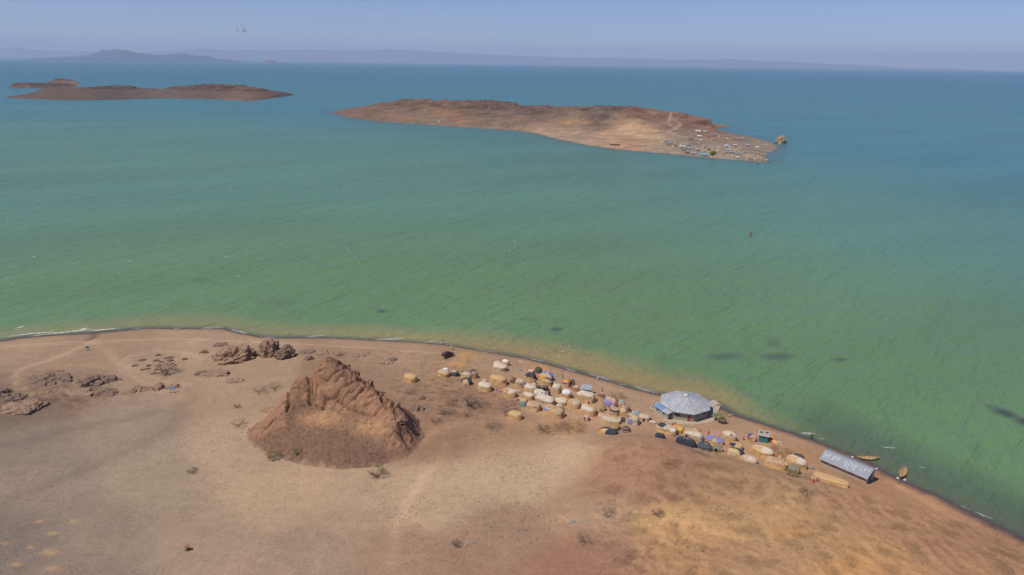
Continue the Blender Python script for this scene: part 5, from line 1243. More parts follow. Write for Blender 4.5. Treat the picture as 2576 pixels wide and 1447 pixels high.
for i, (lab, p, w_, d_, h_, m) in enumerate([
 ("large orange-brown rock outcrop with a long left slope, left of the twin-topped one", (588,903), 12.5, 8.5, 4.6, 2),
 ("tall twin-topped brown rock outcrop nearest the shore behind the hill", (678,892), 7.5, 7, 5.6, 0),
 ("dark lumpy shoulder of rock right of the tall twin-topped outcrop", (716,897), 7.5, 6, 3.9, 1),
 ("small dark boulder standing alone right of the twin-topped outcrop", (777,903), 3.2, 2.6, 1.5, 1),
 ("long flat grey-brown rock slab below the orange-brown outcrop", (540,942), 11, 6, 1.5, 0),
 ("low scree hump just below the long flat rock slab", (591,958), 6.5, 4.5, .7, 0),
 ("dark rock knob at the left end of the long flat slab", (505,941), 4, 3.4, 1.2, 1),
 ("left end of the dark rock ridge by the creek, broad and low", (112,958), 13, 8, 2.0, 1),
 ("knobbly dark rock in the middle of the ridge by the creek", (150,955), 8, 6, 1.8, 1),
 ("dark brown boulder pile on the right half of the creek ridge", (232,962), 9, 6.5, 2.3, 1),
 ("round dark boulder at the right tip of the creek ridge", (279,958), 6, 4.5, 2.0, 1),
 ("low brown rock spreading below the creek ridge", (190,985), 12, 6, 1.2, 0),
 ("dark boulder at the lower right foot of the creek ridge", (262,990), 7, 5, 1.6, 1),
 ("small rock at the lower left foot of the creek ridge", (115,990), 4, 3, .9, 0),
 ("small boulder at the left start of the row behind the blue sign", (321,989), 4.5, 3.5, 1.1, 0),
 ("second boulder in the row behind the blue sign, narrow topped", (351,981), 5, 4, 1.7, 0),
 ("low third boulder in the row behind the blue sign", (375,979), 3.6, 3, 1.2, 0),
 ("biggest boulder of the row, just left of the blue sign", (401,977), 6.5, 4.5, 2.0, 0),
 ("flat boulder directly behind the blue sign", (432,974), 5, 3.6, 1.3, 0),
 ("black jagged rocks at the left picture edge, upper group", (8,992), 7, 6, 2.0, 1),
 ("black jagged rock right of the edge group above the creek path", (38,1004), 5.5, 4.5, 1.6, 1),
 ("greyish rock slope at the left picture edge, lowest group", (30,1030), 13, 8, 1.8, 0),
 ("pale rubble lying right of the lowest edge rocks", (75,1012), 6, 4, .8, 0),
 ("low brown rock patch above the creek ridge, left", (135,936), 6, 3, .5, 1),
 ("low brown rock patch above the creek ridge, right", (253,945), 4.5, 2.6, .5, 1),
 ("cluster of low dark rocks near the shore left of the twin-topped outcrop", (556,868), 5, 3.5, .8, 1),
 ("pair of dark rocks on the sand left of the orange-brown outcrop", (513,886), 3.2, 2.4, .9, 1),
 ("flat dark rock between the shore and the hill top", (770,886), 6, 4, .7, 1),
 ("broken rock strip behind the hill crest, left", (815,889), 8, 4, .9, 0),
 ("broken rock strip behind the hill crest, right", (905,893), 6, 4, .8, 0),
 ("dark stone by the track behind the hill crest", (855,893), 3, 2.4, .8, 1),
 ("low dark rocks right of the hill, beside the track", (985,905), 4, 3, .6, 1),
 ("dark boulder at the right foot of the hill", (1108,1039), 3.2, 2.6, 1.1, 1),
 ("black boulder on the slope between hill and village", (1063,1003), 2.4, 2.0, 1.0, 1),
 ("dark rocks below the hill's upper right flank", (1046,1030), 5, 3.5, 1.2, 1),
 ("flat brown rock plate right of the hill, upper", (972,912), 5, 3, .5, 0),
 ("stony crag low on the right foreground mound", (1795,1130), 5, 3, .7, 2),
]):
    low = p[0] < 450
    rock('rock_outcrop', lab, p, w_ * (1.15 if low else 1), d_, h_ * (1.15 if low else 1), m, i + 3, random.uniform(-.5, .5), 5 if w_ > 5 else 4, RG, sink=.38 if low else .12, strat=1.0)
# crags standing on the crest of the hill
for i, (lab, p, w_, d_, h_, m, Y) in enumerate([
 ("dark pinnacle of rock on the very top of the hill", (839,904), 2.8, 2.2, 2.0, 1, 187.3), ("dark broken crag just right of the hill top", (866,921), 3.4, 2.4, 1.7, 1, 185.6), ("dark crag a third of the way down the hill crest", (890,940), 3.4, 2.4, 1.6, 1, 183),
 ("pale-tipped crag halfway down the hill crest", (926,968), 3, 2.2, 1.7, 0, 179), ("crag with a shadowed hollow below the pale-tipped one", (957,994), 3, 2.2, 1.4, 1, 175.5), ("dark crag low on the right hill crest", (996,1024), 3.0, 2.2, 1.6, 1, 170), ("last dark crag at the lower right end of the hill crest", (1011,1062), 3, 2.2, 1.5, 1, 165.5),
]):
    o = rock('crag', lab, p, w_, d_, h_, 0, i + 71, random.uniform(-.6, .6), 5, "crags along the hill crest", strat=1.2)
    q = atY(*p, Y); zt = float(hhill(np.array([q[0]]), np.array([q[1]]))[0]); o.location = (q[0], q[1], zt - .45 * h_)
CG = "stone cairns on the sandy plain"
for i, (x, y, w_, lab) in enumerate([(1810,462,58,0), (1930,492,105,"longest stone cairn, with white stones at its left end"), (1630,518,78,0), (1790,524,68,0), (1850,542,50,0), (1948,523,66,0), (2115,508,58,0), (1975,564,52,0), (1545,584,62,0), (1700,584,50,0), (1685,622,72,0), (1795,630,52,0), (1770,674,98,"long low stone cairn at the near edge of the field"), (1812,592,45,0), (1630,634,40,0)]):
    p = P(Gz, x, y); g = T(*p); w2 = w_ / 2.862 * .6289 / FP * math.hypot(g.x, g.y) * 1.05
    mb = MB(); rr = random.Random(i); n = int(26 + w2 * 22)
    mb.blob((0, 0, 0), (w2 * .5, .55, .36), 2, .12, i)
    for j in range(n):
        a, q = rr.uniform(0, 2 * PI), math.sqrt(rr.random()); s = rr.uniform(.07, .17)
        mb.blob((q * cos(a) * w2 / 2, q * sin(a) * .62, .40 * (1 - q * q) + .02), (s * 1.3, s, s * .8), 1, .2, j)
    o = mb.build('stone_cairn', ROCKM[1]); o.location = g; o.rotation_euler = (0, 0, rad(24))
    if i == 1:
        wb = MB()
        for j in range(5): wb.blob((-.3 - j * .2, -.25 + .1 * (j % 2), .34 - .05 * j), (.16, .13, .1), 1, .2, j)
        wb.build('white_stone', PAL['snow'], o)
    tag(o, lab or "low dark grey-brown stone cairn on the sandy plain left of the outcrops", 'cairn', CG)

# ------------------------------------------------------------------ plants
BARK = mat('dry_bark', (.16, .12, .09), .95, .3, 6); TWIG = mat('dry_twigs', (.26, .17, .12), .95, .4, 3)
LEAF = {'olive': mat('leaf_olive', (.27, .21, .095), .9, .4, 3), 'green': mat('leaf_green', (.27, .27, .14), .8, .4, 3), 'pink': mat('twig_pink', (.40, .255, .20), .95, .35, 2), 'ochre': mat('twig_ochre', (.42, .255, .125), .95, .4, 2), 'grey': mat('twig_grey', (.16, .125, .105), .95, .4, 3), 'lush': mat('leaf_lush', (.12, .22, .035), .8, .35, 3)}
def plant(name, label, p, R, h, leaf, dens=500, seed=0, fol='foliage', cat='shrub', group=None, ns=9, hill=False, gap=.5, leafs=.16, z=None, stemr=.05, at=None):
    g = at or T(p[0], p[1], 2.2, hill)
    r = thing(name, label, cat, g, 0, group); rr = random.Random(seed + 100)
    st = MB(); tips = []
    for i in range(ns):
        a = 2 * PI * i / ns + rr.uniform(-.4, .4); b = Vector((0, 0, 0)); q = Vector((cos(a) * R * .38, sin(a) * R * .38, h * rr.uniform(.4, .6)))
        st.tube(b, q, stemr, stemr * .6, 5)
        for j in range(3):
            a2 = a + rr.uniform(-.9, .9); q2 = Vector((cos(a2) * R * rr.uniform(.6, .98), sin(a2) * R * rr.uniform(.6, .98), h * rr.uniform(.55, 1.0)))
            st.tube(q, q2, stemr * .55, stemr * .25, 4); tips.append(q2)
            for k in range(3):
                q3 = q2 + Vector((rr.uniform(-1, 1), rr.uniform(-1, 1), rr.uniform(-.2, .6))) * R * .22; st.tube(q.lerp(q2, rr.uniform(.4, .9)), q3, stemr * .3, stemr * .15, 3); tips.append(q3)
    st.build('stem', BARK, r)
    v, f = [], []
    for i in range(int(dens * (1.5 if fol == 'crown' else 1))):
        c = rr.choice(tips); q = c + Vector((rr.gauss(0, 1), rr.gauss(0, 1), rr.gauss(0, .6))) * R * .17
        if q.z < .05: q.z = .05 + rr.random() * .2
        s = leafs * rr.uniform(.5, 1.3); u = Vector((rr.uniform(-1, 1), rr.uniform(-1, 1), rr.uniform(-.6, 1))).normalized(); w_ = u.orthogonal().normalized()
        n = len(v); k = .09 if fol == 'crown' and cat != 'tree' else .5
        v += [q - u * s, q + w_ * s * k, q + u * s, q - w_ * s * k]; f.append((n, n + 1, n + 2, n + 3))
    mesh(fol, v, f, LEAF[leaf], r)
    return r
plant('bush', "bright green bush at the right corner of the stone terrace", P(Cc, 2235, 745), 1.5, 2.2, 'green', 700, 1, leafs=.22)
plant('shrub', "olive green shrub on the hill's stony slope, left of the grey one", (688,1153), 1.8, 1.5, 'olive', 420, 2, hill=True)
plant('shrub', "faded olive shrub on the hill's stony slope, right one with dark shadow", (745,1139), 1.4, 1.2, 'olive', 220, 3, hill=True)
plant('shrub', "large bare olive shrub casting a black shadow at the front foot of the hill", (950,1199), 2.2, 2.0, 'olive', 330, 4, stemr=.07)
plant('dry_shrub', "leafless grey shrub at the left foot of the hill", (600,1072), 2.3, 1.5, 'grey', 260, 5, 'crown')
plant('dry_shrub', "sparse grey shrub left above the hill's left shoulder", (655,988), 2.4, 1.5, 'grey', 300, 6, 'crown')
plant('dry_shrub', "thin olive shrub right above the hill's left shoulder", (692,980), 2.4, 1.9, 'olive', 260, 7, 'crown')
plant('dry_shrub', "tiny dead shrub alone left of the hill", (597,1026), 1.2, .9, 'grey', 120, 8, 'crown')
plant('dead_tree', "dead spreading tree with a bare crown beside the stone cairns", P(Gz, 1915, 655), 3.0, 2.4, 'pink', 420, 9, 'crown', 'tree', leafs=.22, stemr=.09)
plant('dead_tree', "dead bare tree among dark brushwood where two people stand", P(A, 1475, 1110), 2.4, 2.8, 'grey', 220, 10, 'crown', 'tree', stemr=.08)
plant('dry_shrub', "dark brushwood left of the dead tree with two people", P(A, 1120, 1065), 2.6, .9, 'grey', 300, 11, 'crown')
plant('dry_shrub', "dark brushwood right of the dead tree with two people", P(A, 1650, 1110), 2.9, .9, 'grey', 340, 12, 'crown')
plant('thorn_bush', "wide pinkish dry thorn bush below the half straw half white hut", P(A, 2110, 1130), 3.4, 1.7, 'pink', 1200, 13, 'crown', 'bush', leafs=.22)
plant('dry_shrub', "dark dry shrub on the slope below the dead tree", P(A, 1090, 1255), 2.1, 1.2, 'grey', 320, 14, 'crown')
plant('dry_shrub', "sparse small dry shrub right of the dark dry shrub on the slope", P(A, 1385, 1290), 1.6, 1.5, 'pink', 140, 15, 'crown')
plant('dry_shrub', "dry shrub between the hill and the track, near the black boulder", P(A, 830, 1400), 1.8, 1.0, 'grey', 260, 16, 'crown')
plant('thorn_bush', "big ochre thorn thicket at the foot of the village", P(B, 1290, 1325), 4.0, 1.2, 'ochre', 1300, 17, 'crown', 'bush', leafs=.22)
plant('dry_shrub', "pale pink dry bush at the left of the big ochre thicket", P(B, 1100, 1320), 2.6, 1.2, 'pink', 600, 18, 'crown', leafs=.2)
plant('dry_shrub', "black twiggy shrub below the big ochre thicket", P(B, 780, 1370), 2.2, 1.0, 'grey', 380, 19, 'crown')
plant('thorn_fence', "orange-brown thorn brush fence at the shore side of the dense cluster", P(B, 2090, 790), 3.0, 1.5, 'ochre', 900, 20, 'crown', 'brush', leafs=.2)
plant('thorn_bush', "reddish dry thorn thicket behind the last golden huts", P(D, 1930, 545), 3.3, 1.3, 'ochre', 1000, 21, 'crown', 'bush', leafs=.2)
plant('shrub', "olive shrub at the foot of the dull green tented dome", P(D, 2110, 880), 1.3, 1.0, 'olive', 420, 22)
plant('dry_shrub', "dead shrub with a black shadow low in the foreground, centre", (1468,1404), 2.1, 1.6, 'grey', 300, 23, 'crown')
plant('dry_shrub', "flat grey shrub on the mound, left of two in the foreground", (1528,1328), 1.7, .9, 'grey', 260, 24, 'crown')
plant('dry_shrub', "upright grey shrub on the mound, right of two in the foreground", (1648,1334), 1.4, 1.3, 'pink', 220, 25, 'crown')
plant('dry_shrub', "faint dark shrub on the bare slope below the tin shed", (2022,1279), 2.0, .9, 'grey', 320, 26, 'crown')
plant('dry_shrub', "dark tuft growing beside a pale stone in the lower foreground", (1148,1372), 1.2, .8, 'grey', 200, 27, 'crown')
plant('dry_shrub', "lone dark dry tuft on the pale plain below the hill", (486,1187), 1.5, .5, 'grey', 240, 28, 'crown')
plant('dry_shrub', "dark scrub right of the hill's foot, beside the path", (1240,1076), 2.6, 1.3, 'grey', 380, 29, 'crown')
plant('dry_shrub', "brown scrub left of the big ochre thicket", (1378,1088), 3.2, 1.5, 'ochre', 800, 30, 'crown')
plant('dry_shrub', "small brown scrub above the hill's right flank", (1032,990), 2.4, 1.0, 'grey', 300, 31, 'crown')
plant('dry_shrub', "pinkish dry scrub at the lower right end of the hill", (1010,1130), 2.4, 1.0, 'pink', 420, 32, 'crown')
for i, (lab, x, y) in enumerate([("pale flat stone in the lower foreground, beside a dark tuft", 1180, 1376), ("pale slab on the mound foreground, left of a similar one", 1436, 1341), ("pale slab on the mound foreground, right of a similar one", 1464, 1340)]):
    rock('boulder', lab, (x, y), 1.9, 1.4, .4, 2, 200 + i, .4, 4)
    bpy.context.scene.objects[-1].data.materials.clear(); bpy.context.scene.objects[-1].data.materials.append(mat('pale_rock', (.33, .26, .20), .95, .2, 2, bump=.5))

# ------------------------------------------------------------------ people
def skin_body(pose):
    """one continuous body with hands; returns a mesh. Faces +X."""
    V, Eg, Rd = [], [], []
    def add(p, r, par=None):
        V.append(p); Rd.append(r)
        if par is not None: Eg.append((par, len(V) - 1))
        return len(V) - 1
    sit = pose == 'sit'; bend = pose == 'bend'; walk = pose == 'walk'
    hz_ = .28 if sit else .93
    pel = add((0, 0, hz_), .125)
    lean = .55 if bend else (.12 if sit else .03)
    def up(d): return (sin(lean) * d, 0, hz_ + cos(lean) * d)
    sp = add(up(.2), .115, pel); ch = add(up(.40), .135, sp); nk = add(up(.54), .055, ch); hd = add(up(.66), .085, nk); tp = add(up(.76), .078, hd)
    u = up(.66); add((u[0] + .10, 0, u[2] - .005), .014, hd)
    for s in (-1, 1): add((u[0], s * .095, u[2]), .014, hd)
    for s in (-1, 1):
        sh = up(.47); shv = add((sh[0], s * .19, sh[2]), .055, ch)
        sw = (.10 * s if walk else 0)
        if pose == 'raise' and s > 0: el_, wr = (sh[0] + .1, s * .33, sh[2] + .2), (sh[0] + .12, s * .25, sh[2] + .46)
        elif sit or bend: el_, wr = (sh[0] + .14, s * .25, sh[2] - .26), (sh[0] + .34, s * .2, sh[2] - .36)
        else: el_, wr = (sh[0] + sw - .02, s * .25, sh[2] - .29), (sh[0] + sw * 1.8 + .05, s * .26, sh[2] - .54)
        e = add(el_, .042, shv); w_ = add(wr, .03, e)
        d = (Vector(wr) - Vector(el_)).normalized(); pm = Vector(wr) + d * .075; pal = add(tuple(pm), .032, w_)
        sd_ = d.cross(Vector((0, 1, 0))).normalized() if abs(d.y) < .9 else Vector((1, 0, 0))
        for k, ln in enumerate((.065, .078, .072, .055)):
            o = sd_ * (.030 - .020 * k); a = pm + d * .03 + o; b_ = a + d * ln * .6; c_ = b_ + (d + Vector((.35, -s * .3, 0))).normalized() * ln * .5
            f1 = add(tuple(a), .0105, pal); f2 = add(tuple(b_), .0095, f1); add(tuple(c_), .008, f2)
        t1 = add(tuple(Vector(wr) + d * .03 + sd_ * .045), .012, w_); add(tuple(Vector(wr) + d * .085 + sd_ * .06), .010, t1)
        hp_ = add((0, s * .095, hz_ - .03), .085, pel)
        if sit: kn, an = (.40, s * .16, .38), (.30, s * .12, .06)
        elif walk: kn, an = (.10 * s + .08, s * .10, .50), (.22 * s, s * .10, .08)
        else: kn, an = (.03, s * .11, .50), (.0, s * .11, .08)
        k_ = add(kn, .060, hp_); a_ = add(an, .040, k_); add((an[0] + .15, an[1], .035), .032, a_)
    me = bpy.data.meshes.new('figure'); me.from_pydata(V, Eg, [])
    o = bpy.data.objects.new('figure', me); COL.objects.link(o)
    o.modifiers.new('s', 'SKIN')
    for i, sv in enumerate(me.skin_vertices[0].data): sv.radius = (Rd[i], Rd[i] * (.92 if i != 4 else 1)); sv.use_root = (i == 0)
    o.modifiers.new('u', 'SUBSURF').levels = 1; o.modifiers['u'].render_levels = 1
    dg = bpy.context.evaluated_depsgraph_get(); ev = o.evaluated_get(dg)
    nm = bpy.data.meshes.new_from_object(ev); bpy.data.objects.remove(o)
    nm.materials.clear(); nm.materials.append(PAL['skin']); nm.polygons.foreach_set('use_smooth', [True] * len(nm.polygons))
    return nm, hz_, lean
BODY = {p: skin_body(p) for p in ('stand', 'walk', 'bend', 'sit', 'raise')}
def ring(c, rx, ry, n=14): return [(c[0] + rx * cos(2 * PI * i / n), c[1] + ry * sin(2 * PI * i / n), c[2]) for i in range(n)]
def person(label, p, pose, top, low, face=0, robe=False, sc=1.0, hat=None):
    g = T(p[0], p[1], 2.0); nm, hz_, lean = BODY[pose]
    o = bpy.data.objects.new('person', nm); COL.objects.link(o); o.location = (g.x, g.y, g.z); o.rotation_euler = (0, 0, rad(face)); o.scale = (sc, sc, sc)
    tag(o, label, 'person', "people in the village")
    def up(d): return (sin(lean) * d, 0, hz_ + cos(lean) * d)
    h = MB(); hc = up(.70); h.loft([ring((hc[0] - .012, 0, hc[2] - .01), .098, .096), ring((hc[0] - .015, 0, hc[2] + .06), .092, .088), ring((hc[0] - .015, 0, hc[2] + .11), .05, .05)]); h.build('hair', PAL[hat] if hat else PAL['hairm'], o, True)
    s = MB(); s.loft([ring(up(-.10), .165, .20), ring(up(.1), .15, .18), ring(up(.30), .165, .205), ring(up(.46), .13, .215), ring(up(.53), .075, .09)], True, False); s.build('shirt', PAL[top], o, True)
    if robe and pose != 'sit':
        s = MB(); s.loft([ring((0.02, 0, .14), .25, .27), ring((.02, 0, .5), .2, .235), ring(up(-.02), .175, .205)], True, False); s.build('robe', PAL[low], o, True)
    elif pose == 'sit':
        s = MB(); s.loft([ring((.2, 0, .05), .34, .30), ring((.2, 0, .28), .32, .27), ring((.1, 0, .44), .2, .2)], True, True); s.build('wrap', PAL[low], o, True)
    else:
        for q in (-1, 1):
            w_ = MB(); kx = .10 * q + .08 if pose == 'walk' else .03; ax = .22 * q if pose == 'walk' else 0
            w_.loft([ring((ax, q * .105, .12), .062, .062, 10), ring((kx, q * .105, .5), .08, .08, 10), ring((0, q * .09, hz_ - .02), .115, .105, 10)], True, False); w_.build('trouser_leg', PAL[low], o, True)
    return o
for a in [
 ("person with a yellow load on the head at the water's edge behind the car", P(A,1120,58), 'raise', 'snow', 'tan', 200, False, 1.0, 'yellow'),
 ("person in green working at the dead tree, left of the pair", P(A,1362,1098), 'bend', 'green', 'green', 20, False, 1.0),
 ("person in a dark red wrap standing at the dead tree", P(A,1415,1112), 'stand', 'maroon', 'maroon', 150, True, 1.0),
 ("lone dark-clothed person left of the hut below the pink thorn bush", P(B,88,1096), 'stand', 'char', 'char', 0, False, 1.0),
 ("person in a red top standing below the dark doorway dome", P(B,1284,612), 'stand', 'red', 'umber', 60, False, .95),
 ("man in a white shirt and dark trousers on the open sand", P(B,1132,410), 'stand', 'snow', 'char', -60, False, 1.05),
 ("person in white bending behind the blue tarp hut", P(B,886,325), 'bend', 'snow', 'snow', -20, True, .95),
 ("tall person in a dark blue robe in the middle of the village", P(B,884,745), 'stand', 'navy', 'navy', -90, True, 1.1),
 ("second figure in dark blue close beside the tall one", P(B,898,735), 'stand', 'slate', 'navy', 90, True, 1.0),
 ("person with a pale violet wrap crouching at the water's edge", P(B,1765,455), 'bend', 'lav', 'lav', 60, True, .95),
 ("person in an orange-red top standing above the brown topped hut", P(B,1845,668), 'stand', 'orange', 'char', -30, False, 1.0, 'orange'),
 ("person in a maroon wrap behind the big half white hut", P(B,1602,928), 'stand', 'maroon', 'maroon', -100, True, 1.05),
 ("small child in violet right of the long boxy hut", P(B,1715,808), 'stand', 'purple', 'navy', 0, False, .65),
 ("child in a bright pink top above the long white topped hut", P(B,1990,1130), 'stand', 'red', 'lav', -90, False, .8, 'red'),
 ("person in green, left of the two below the shaggy dome", P(B,1812,1052), 'walk', 'green', 'green', 180, False, .95),
 ("person in dark green, right of the two below the shaggy dome", P(B,1838,1046), 'stand', 'teal', 'moss', 0, False, .95),
 ("person in tan shirt and dark trousers between the hall and the half black hut", P(Cc,1402,865), 'walk', 'tan', 'umber', -60, False, 1.05),
 ("dark-clothed child walking behind the orange heaped hut", P(Cc,1447,832), 'stand', 'slate', 'char', -90, False, .75),
 ("person in an orange wrap behind the long pinkish hut", P(Cc,1897,990), 'stand', 'orange', 'orange', -60, True, 1.0),
 ("person in red and white beside the violet roofed hut, standing", P(Cc,2050,985), 'stand', 'pink', 'red', 60, True, .95),
 ("person in a red wrap sitting below the violet cloth heap", P(Cc,2040,1030), 'sit', 'red', 'maroon', -60, True, .95),
 ("person in a bright red wrap sitting on the open ground near the straw stack", P(E,630,800), 'sit', 'red', 'red', -90, True, 1.0),
 ("person in red and white sitting against the left end of the straw stack", P(E,722,775), 'sit', 'snow', 'red', 160, True, 1.0),
 ("dark figure wading in the shallows above the shed", P(E,603,72), 'stand', 'skin', 'umber', 90, False, 1.0),
 ("person in orange by the thorn fence, right of the lavender dome", P(B,2078,805), 'stand', 'orange', 'orange', 0, True, .85),
 ("child running on the sand right of the lavender dome", P(B,2112,868), 'walk', 'umber', 'umber', -30, False, .8),
 ("person with a red top seen behind the red and blue sheeted hut", P(D,1402,362), 'bend', 'red', 'char', 30, False, .8),
 ("person in blue and pink standing at the right end of the long tent-like hut", P(B,2452,1275), 'stand', 'navy', 'pink', -60, True, 1.0),
 ("dark person standing at the waterline below the first foam streaks", (1115,865.5), 'stand', 'char', 'moss', 0, False, 1.0),
]: person(*a)
# people in the far boat
for lab, x, y, c_ in (("person in white sitting in the tiny boat on the lake", 1886.3, 594.5, 'snow'), ("person in red-brown sitting in the tiny boat on the lake", 1889.6, 589.5, 'rust')):
    o = person(lab, (x, y), 'sit', c_, c_, 60, True, 1.0); q = G(x, y, .1); o.location = (q[0], q[1], .05)

# ------------------------------------------------------------------ things lying about
JG = "yellow jerrycans in the village"
jb = MB(); jb.loft([[(x * .15, y * .10, z) for x, y in ((-1, -1), (1, -1), (1, 1), (-1, 1))] for z in (0, .02, .33)] + [[(x * .11, y * .07, .40) for x, y in ((-1, -1), (1, -1), (1, 1), (-1, 1))]])
jroot = None
def jerry(label, p, rz=0.0, tip=0.0):
    global jroot
    g = T(*p)
    r = thing('jerrycan', label, 'jerrycan', g, rz, JG); r.scale = (1.25,) * 3
    if jroot is None:
        kids = [jb.build('can', PAL['yellow'], r)]
        hd_ = MB(); hd_.path([(-.08, 0, .38), (-.06, 0, .46), (.05, 0, .46), (.07, 0, .40)], .018, 5); kids.append(hd_.build('handle', PAL['yellow'], r))
        cp2 = MB(); cp2.tube((.10, 0, .38), (.12, 0, .45), .035, .035, 8); kids.append(cp2.build('cap', PAL['red'], r)); jroot = kids
    else:
        for c_ in jroot: d_ = c_.copy(); COL.objects.link(d_); d_.parent = r
for lab, x, y in [("yellow jerrycan at the doorway of the dark brown dome, left one", 1322, 548), ("yellow jerrycan standing apart right of the dark brown dome", 1370, 552), ("upper yellow jerrycan right of the tall hooded hut", 1133, 622), ("lower yellow jerrycan right of the tall hooded hut", 1140, 642),
  ("yellow jerrycan below the black heap-like dome, left", 690, 638), ("yellow jerrycan below the black heap-like dome, right", 722, 632), ("yellow jerrycan beside the charcoal dome's front", 805, 640), ("yellow jerrycan in the clutter left of the blue tarp", 682, 372), ("pale yellow jerrycan at the white capped golden dome", 150, 204), ("yellow jerrycan in the clutter right of the patchwork hut", 528, 530)]:
    jerry(lab, P(B, x, y), random.uniform(0, 3))
for lab, x, y in [("yellow jerrycan at the brown grey-capped dome, upper", 1528, 612), ("yellow jerrycan below the brown grey-capped dome, lower", 1578, 640)]: jerry(lab, P(A, x, y))
for lab, x, y in [("yellow jerrycan right of the tent-like hut", 1610/4.521*0+2508, 1165), ]: jerry(lab, P(B, x, y))
for lab, x, y in [("yellow jerrycan on the sand below the orange woodpile, left", 1722, 455), ("yellow jerrycan on the sand below the orange woodpile, right", 1745, 450), ("lone yellow jerrycan on the slope toward the shed", 2262, 545)]: jerry(lab, P(D, x, y))

def heap(label, p, w_, d_, h_, cols, seed, cat='clothes heap', name='cloth_heap'):
    g = T(*p); r = thing(name, label, cat, g, rad(-20)); rr = random.Random(seed)
    parts = {}
    for i in range(int(10 + w_ * 7)):
        a, q = rr.uniform(0, 2 * PI), math.sqrt(rr.random()); s = rr.uniform(.16, .4)
        parts.setdefault(rr.choice(cols), MB()).blob((q * cos(a) * w_ / 2, q * sin(a) * d_ / 2, h_ * (1 - q * .8) * rr.uniform(.3, .8)), (s * 1.3, s, s * .55), 2, .22, i)
    for c_, mb in parts.items(): mb.build('cloth', PAL[c_], r)
for a in [
 ("heap of many coloured clothes and pots between the black and the blue tarped huts", P(B,725,385), 2.2, 1.6, .7, ['snow','teal','orange','red','cream','char'], 1),
 ("scattered rags and sticks between the patchwork hut and the greenish dome", P(B,500,540), 2.4, 1.4, .6, ['moss','cream','teal','umber','yellow'], 2),
 ("washing laid out right of the half straw half white hut, red at its end", P(B,300,650), 2.2, .5, .25, ['snow','red','cream','pink'], 3),
 ("pink and white clothes drying on the sand near the water, upper left", P(B,395,125), 1.5, .6, .25, ['snow','red','lav'], 4),
 ("grey-blue net bundle on the sand behind the tall grey hut", P(B,360,275), 1.7, .6, .4, ['teal','slate'], 5),
 ("rags beside the pink thorn bush, left of the teal dome", P(B,290,805), 1.4, 1.0, .5, ['pink','umber','cream','char'], 6),
 ("white clothes heap with a blue bundle, in front of the reddish thicket", P(D,1838,640), 1.7, 1.2, .8, ['snow','cream','denim','pink'], 7),
 ("clothes hung over the left end of the largest golden hut", P(D,1742,680), 1.0, 1.6, 1.3, ['lav','teal','red','purple'], 8),
 ("orange straw and violet cloth spread behind the violet roofed hut", P(Cc,2150,1010), 3.4, 1.6, .5, ['orange','tan','purple','cream','gold'], 9),
 ("white sacks and orange timber pile right of the green kiosk", P(D,1880,400), 3.0, 1.8, .9, ['snow','orange','gold','tan','cream'], 10),
 ("orange timber leaning behind the green kiosk", P(D,1790,330), 1.4, .8, .9, ['gold','orange','wood'], 11),
 ("pale rag litter right of the ragged hut near the hall", P(Cc,1040,760), 2.4, .9, .25, ['cream','snow','tan','teal'], 12),
 ("fish drying mats and scraps above the man in the white shirt", P(B,1000,400), 2.6, 1.0, .2, ['tan','pink','umber','char'], 13),
 ("bundle of pale reeds and red cloth above the brown topped hut", P(B,1840,720), 1.6, .9, .6, ['gold','tan','red','snow'], 14),
 ("grey and brown scrap heap on the open ground near the shed", P(E,600,560), 1.3, .8, .5, ['teal','char','umber'], 15),
 ("dark grey drum-like bundle right of the loose white sheeted hut", P(D,1590,692), .9, .6, .3, ['slate','char'], 16),
 ("washing line cloths left of the half straw half white hut", P(A,1985,825), 1.8, .5, .5, ['rust','orange','navy','tan'], 17),
 ("white and pink cloth heap in front of the ragged hut near the hall", P(Cc,820,715), 1.1, .8, .5, ['yellow','cream','pink'], 18),
]: heap(*a)
# open arch shelters at the mound edge
for lab, p in (("open arched shelter with a round straw lid leaning at its front", P(B,2272,1390)), ("half-built dark arched shelter behind the slate tunnel hut", P(Cc,2000,1215))):
    g = T(*p); r = thing('shelter', lab, 'shelter', g, rad(-20)); fr = MB()
    for y in (-.8, -.3, .2, .7):
        fr.path([(1.25 * cos(a), y, 1.35 * sin(a)) for a in np.linspace(0, PI, 9)], .05, 5)
    fr.build('frame', PAL['umber'], r)
    cv = MB(); cv.loft([[(1.3 * cos(a), y, 1.4 * sin(a)) for a in np.linspace(.0, PI, 9)] for y in (-.1, .4, .9)], False, False); cv.build('cover', PAL['char'], r)
    MB().box((-.9, -.75, .6), (.5, .1, 1.0), .3).build('side_cloth', PAL['lav'], r)
    if 'lid' in lab: l_ = MB(); l_.tube((.1, -1.1, .45), (.1, -1.0, .5), .48, .48, 16); l_.build('lid', PAL['pale'], r)
# frames of sticks on the beach
for lab, p, n in (("bare stick drying frame on the beach, left of the blue tarped hut", P(B,430,230), 4), ("stick drying frame behind the man in the white shirt", P(B,1000,350), 4)):
    g = T(*p); r = thing('drying_frame', lab, 'frame', g, rad(-10)); fr = MB()
    xs_ = [-2, -.7, .7, 2]
    for x in xs_: fr.tube((x, 0, -.2), (x, .1, 1.9), .035)
    fr.build('pole', PAL['wood'], r); bar = MB(); bar.tube((-2.2, 0, 1.1), (2.2, .1, 1.3), .025); bar.tube((-2.2, .1, .6), (2.2, 0, .7), .025); bar.build('cross_bar', PAL['wood'], r)
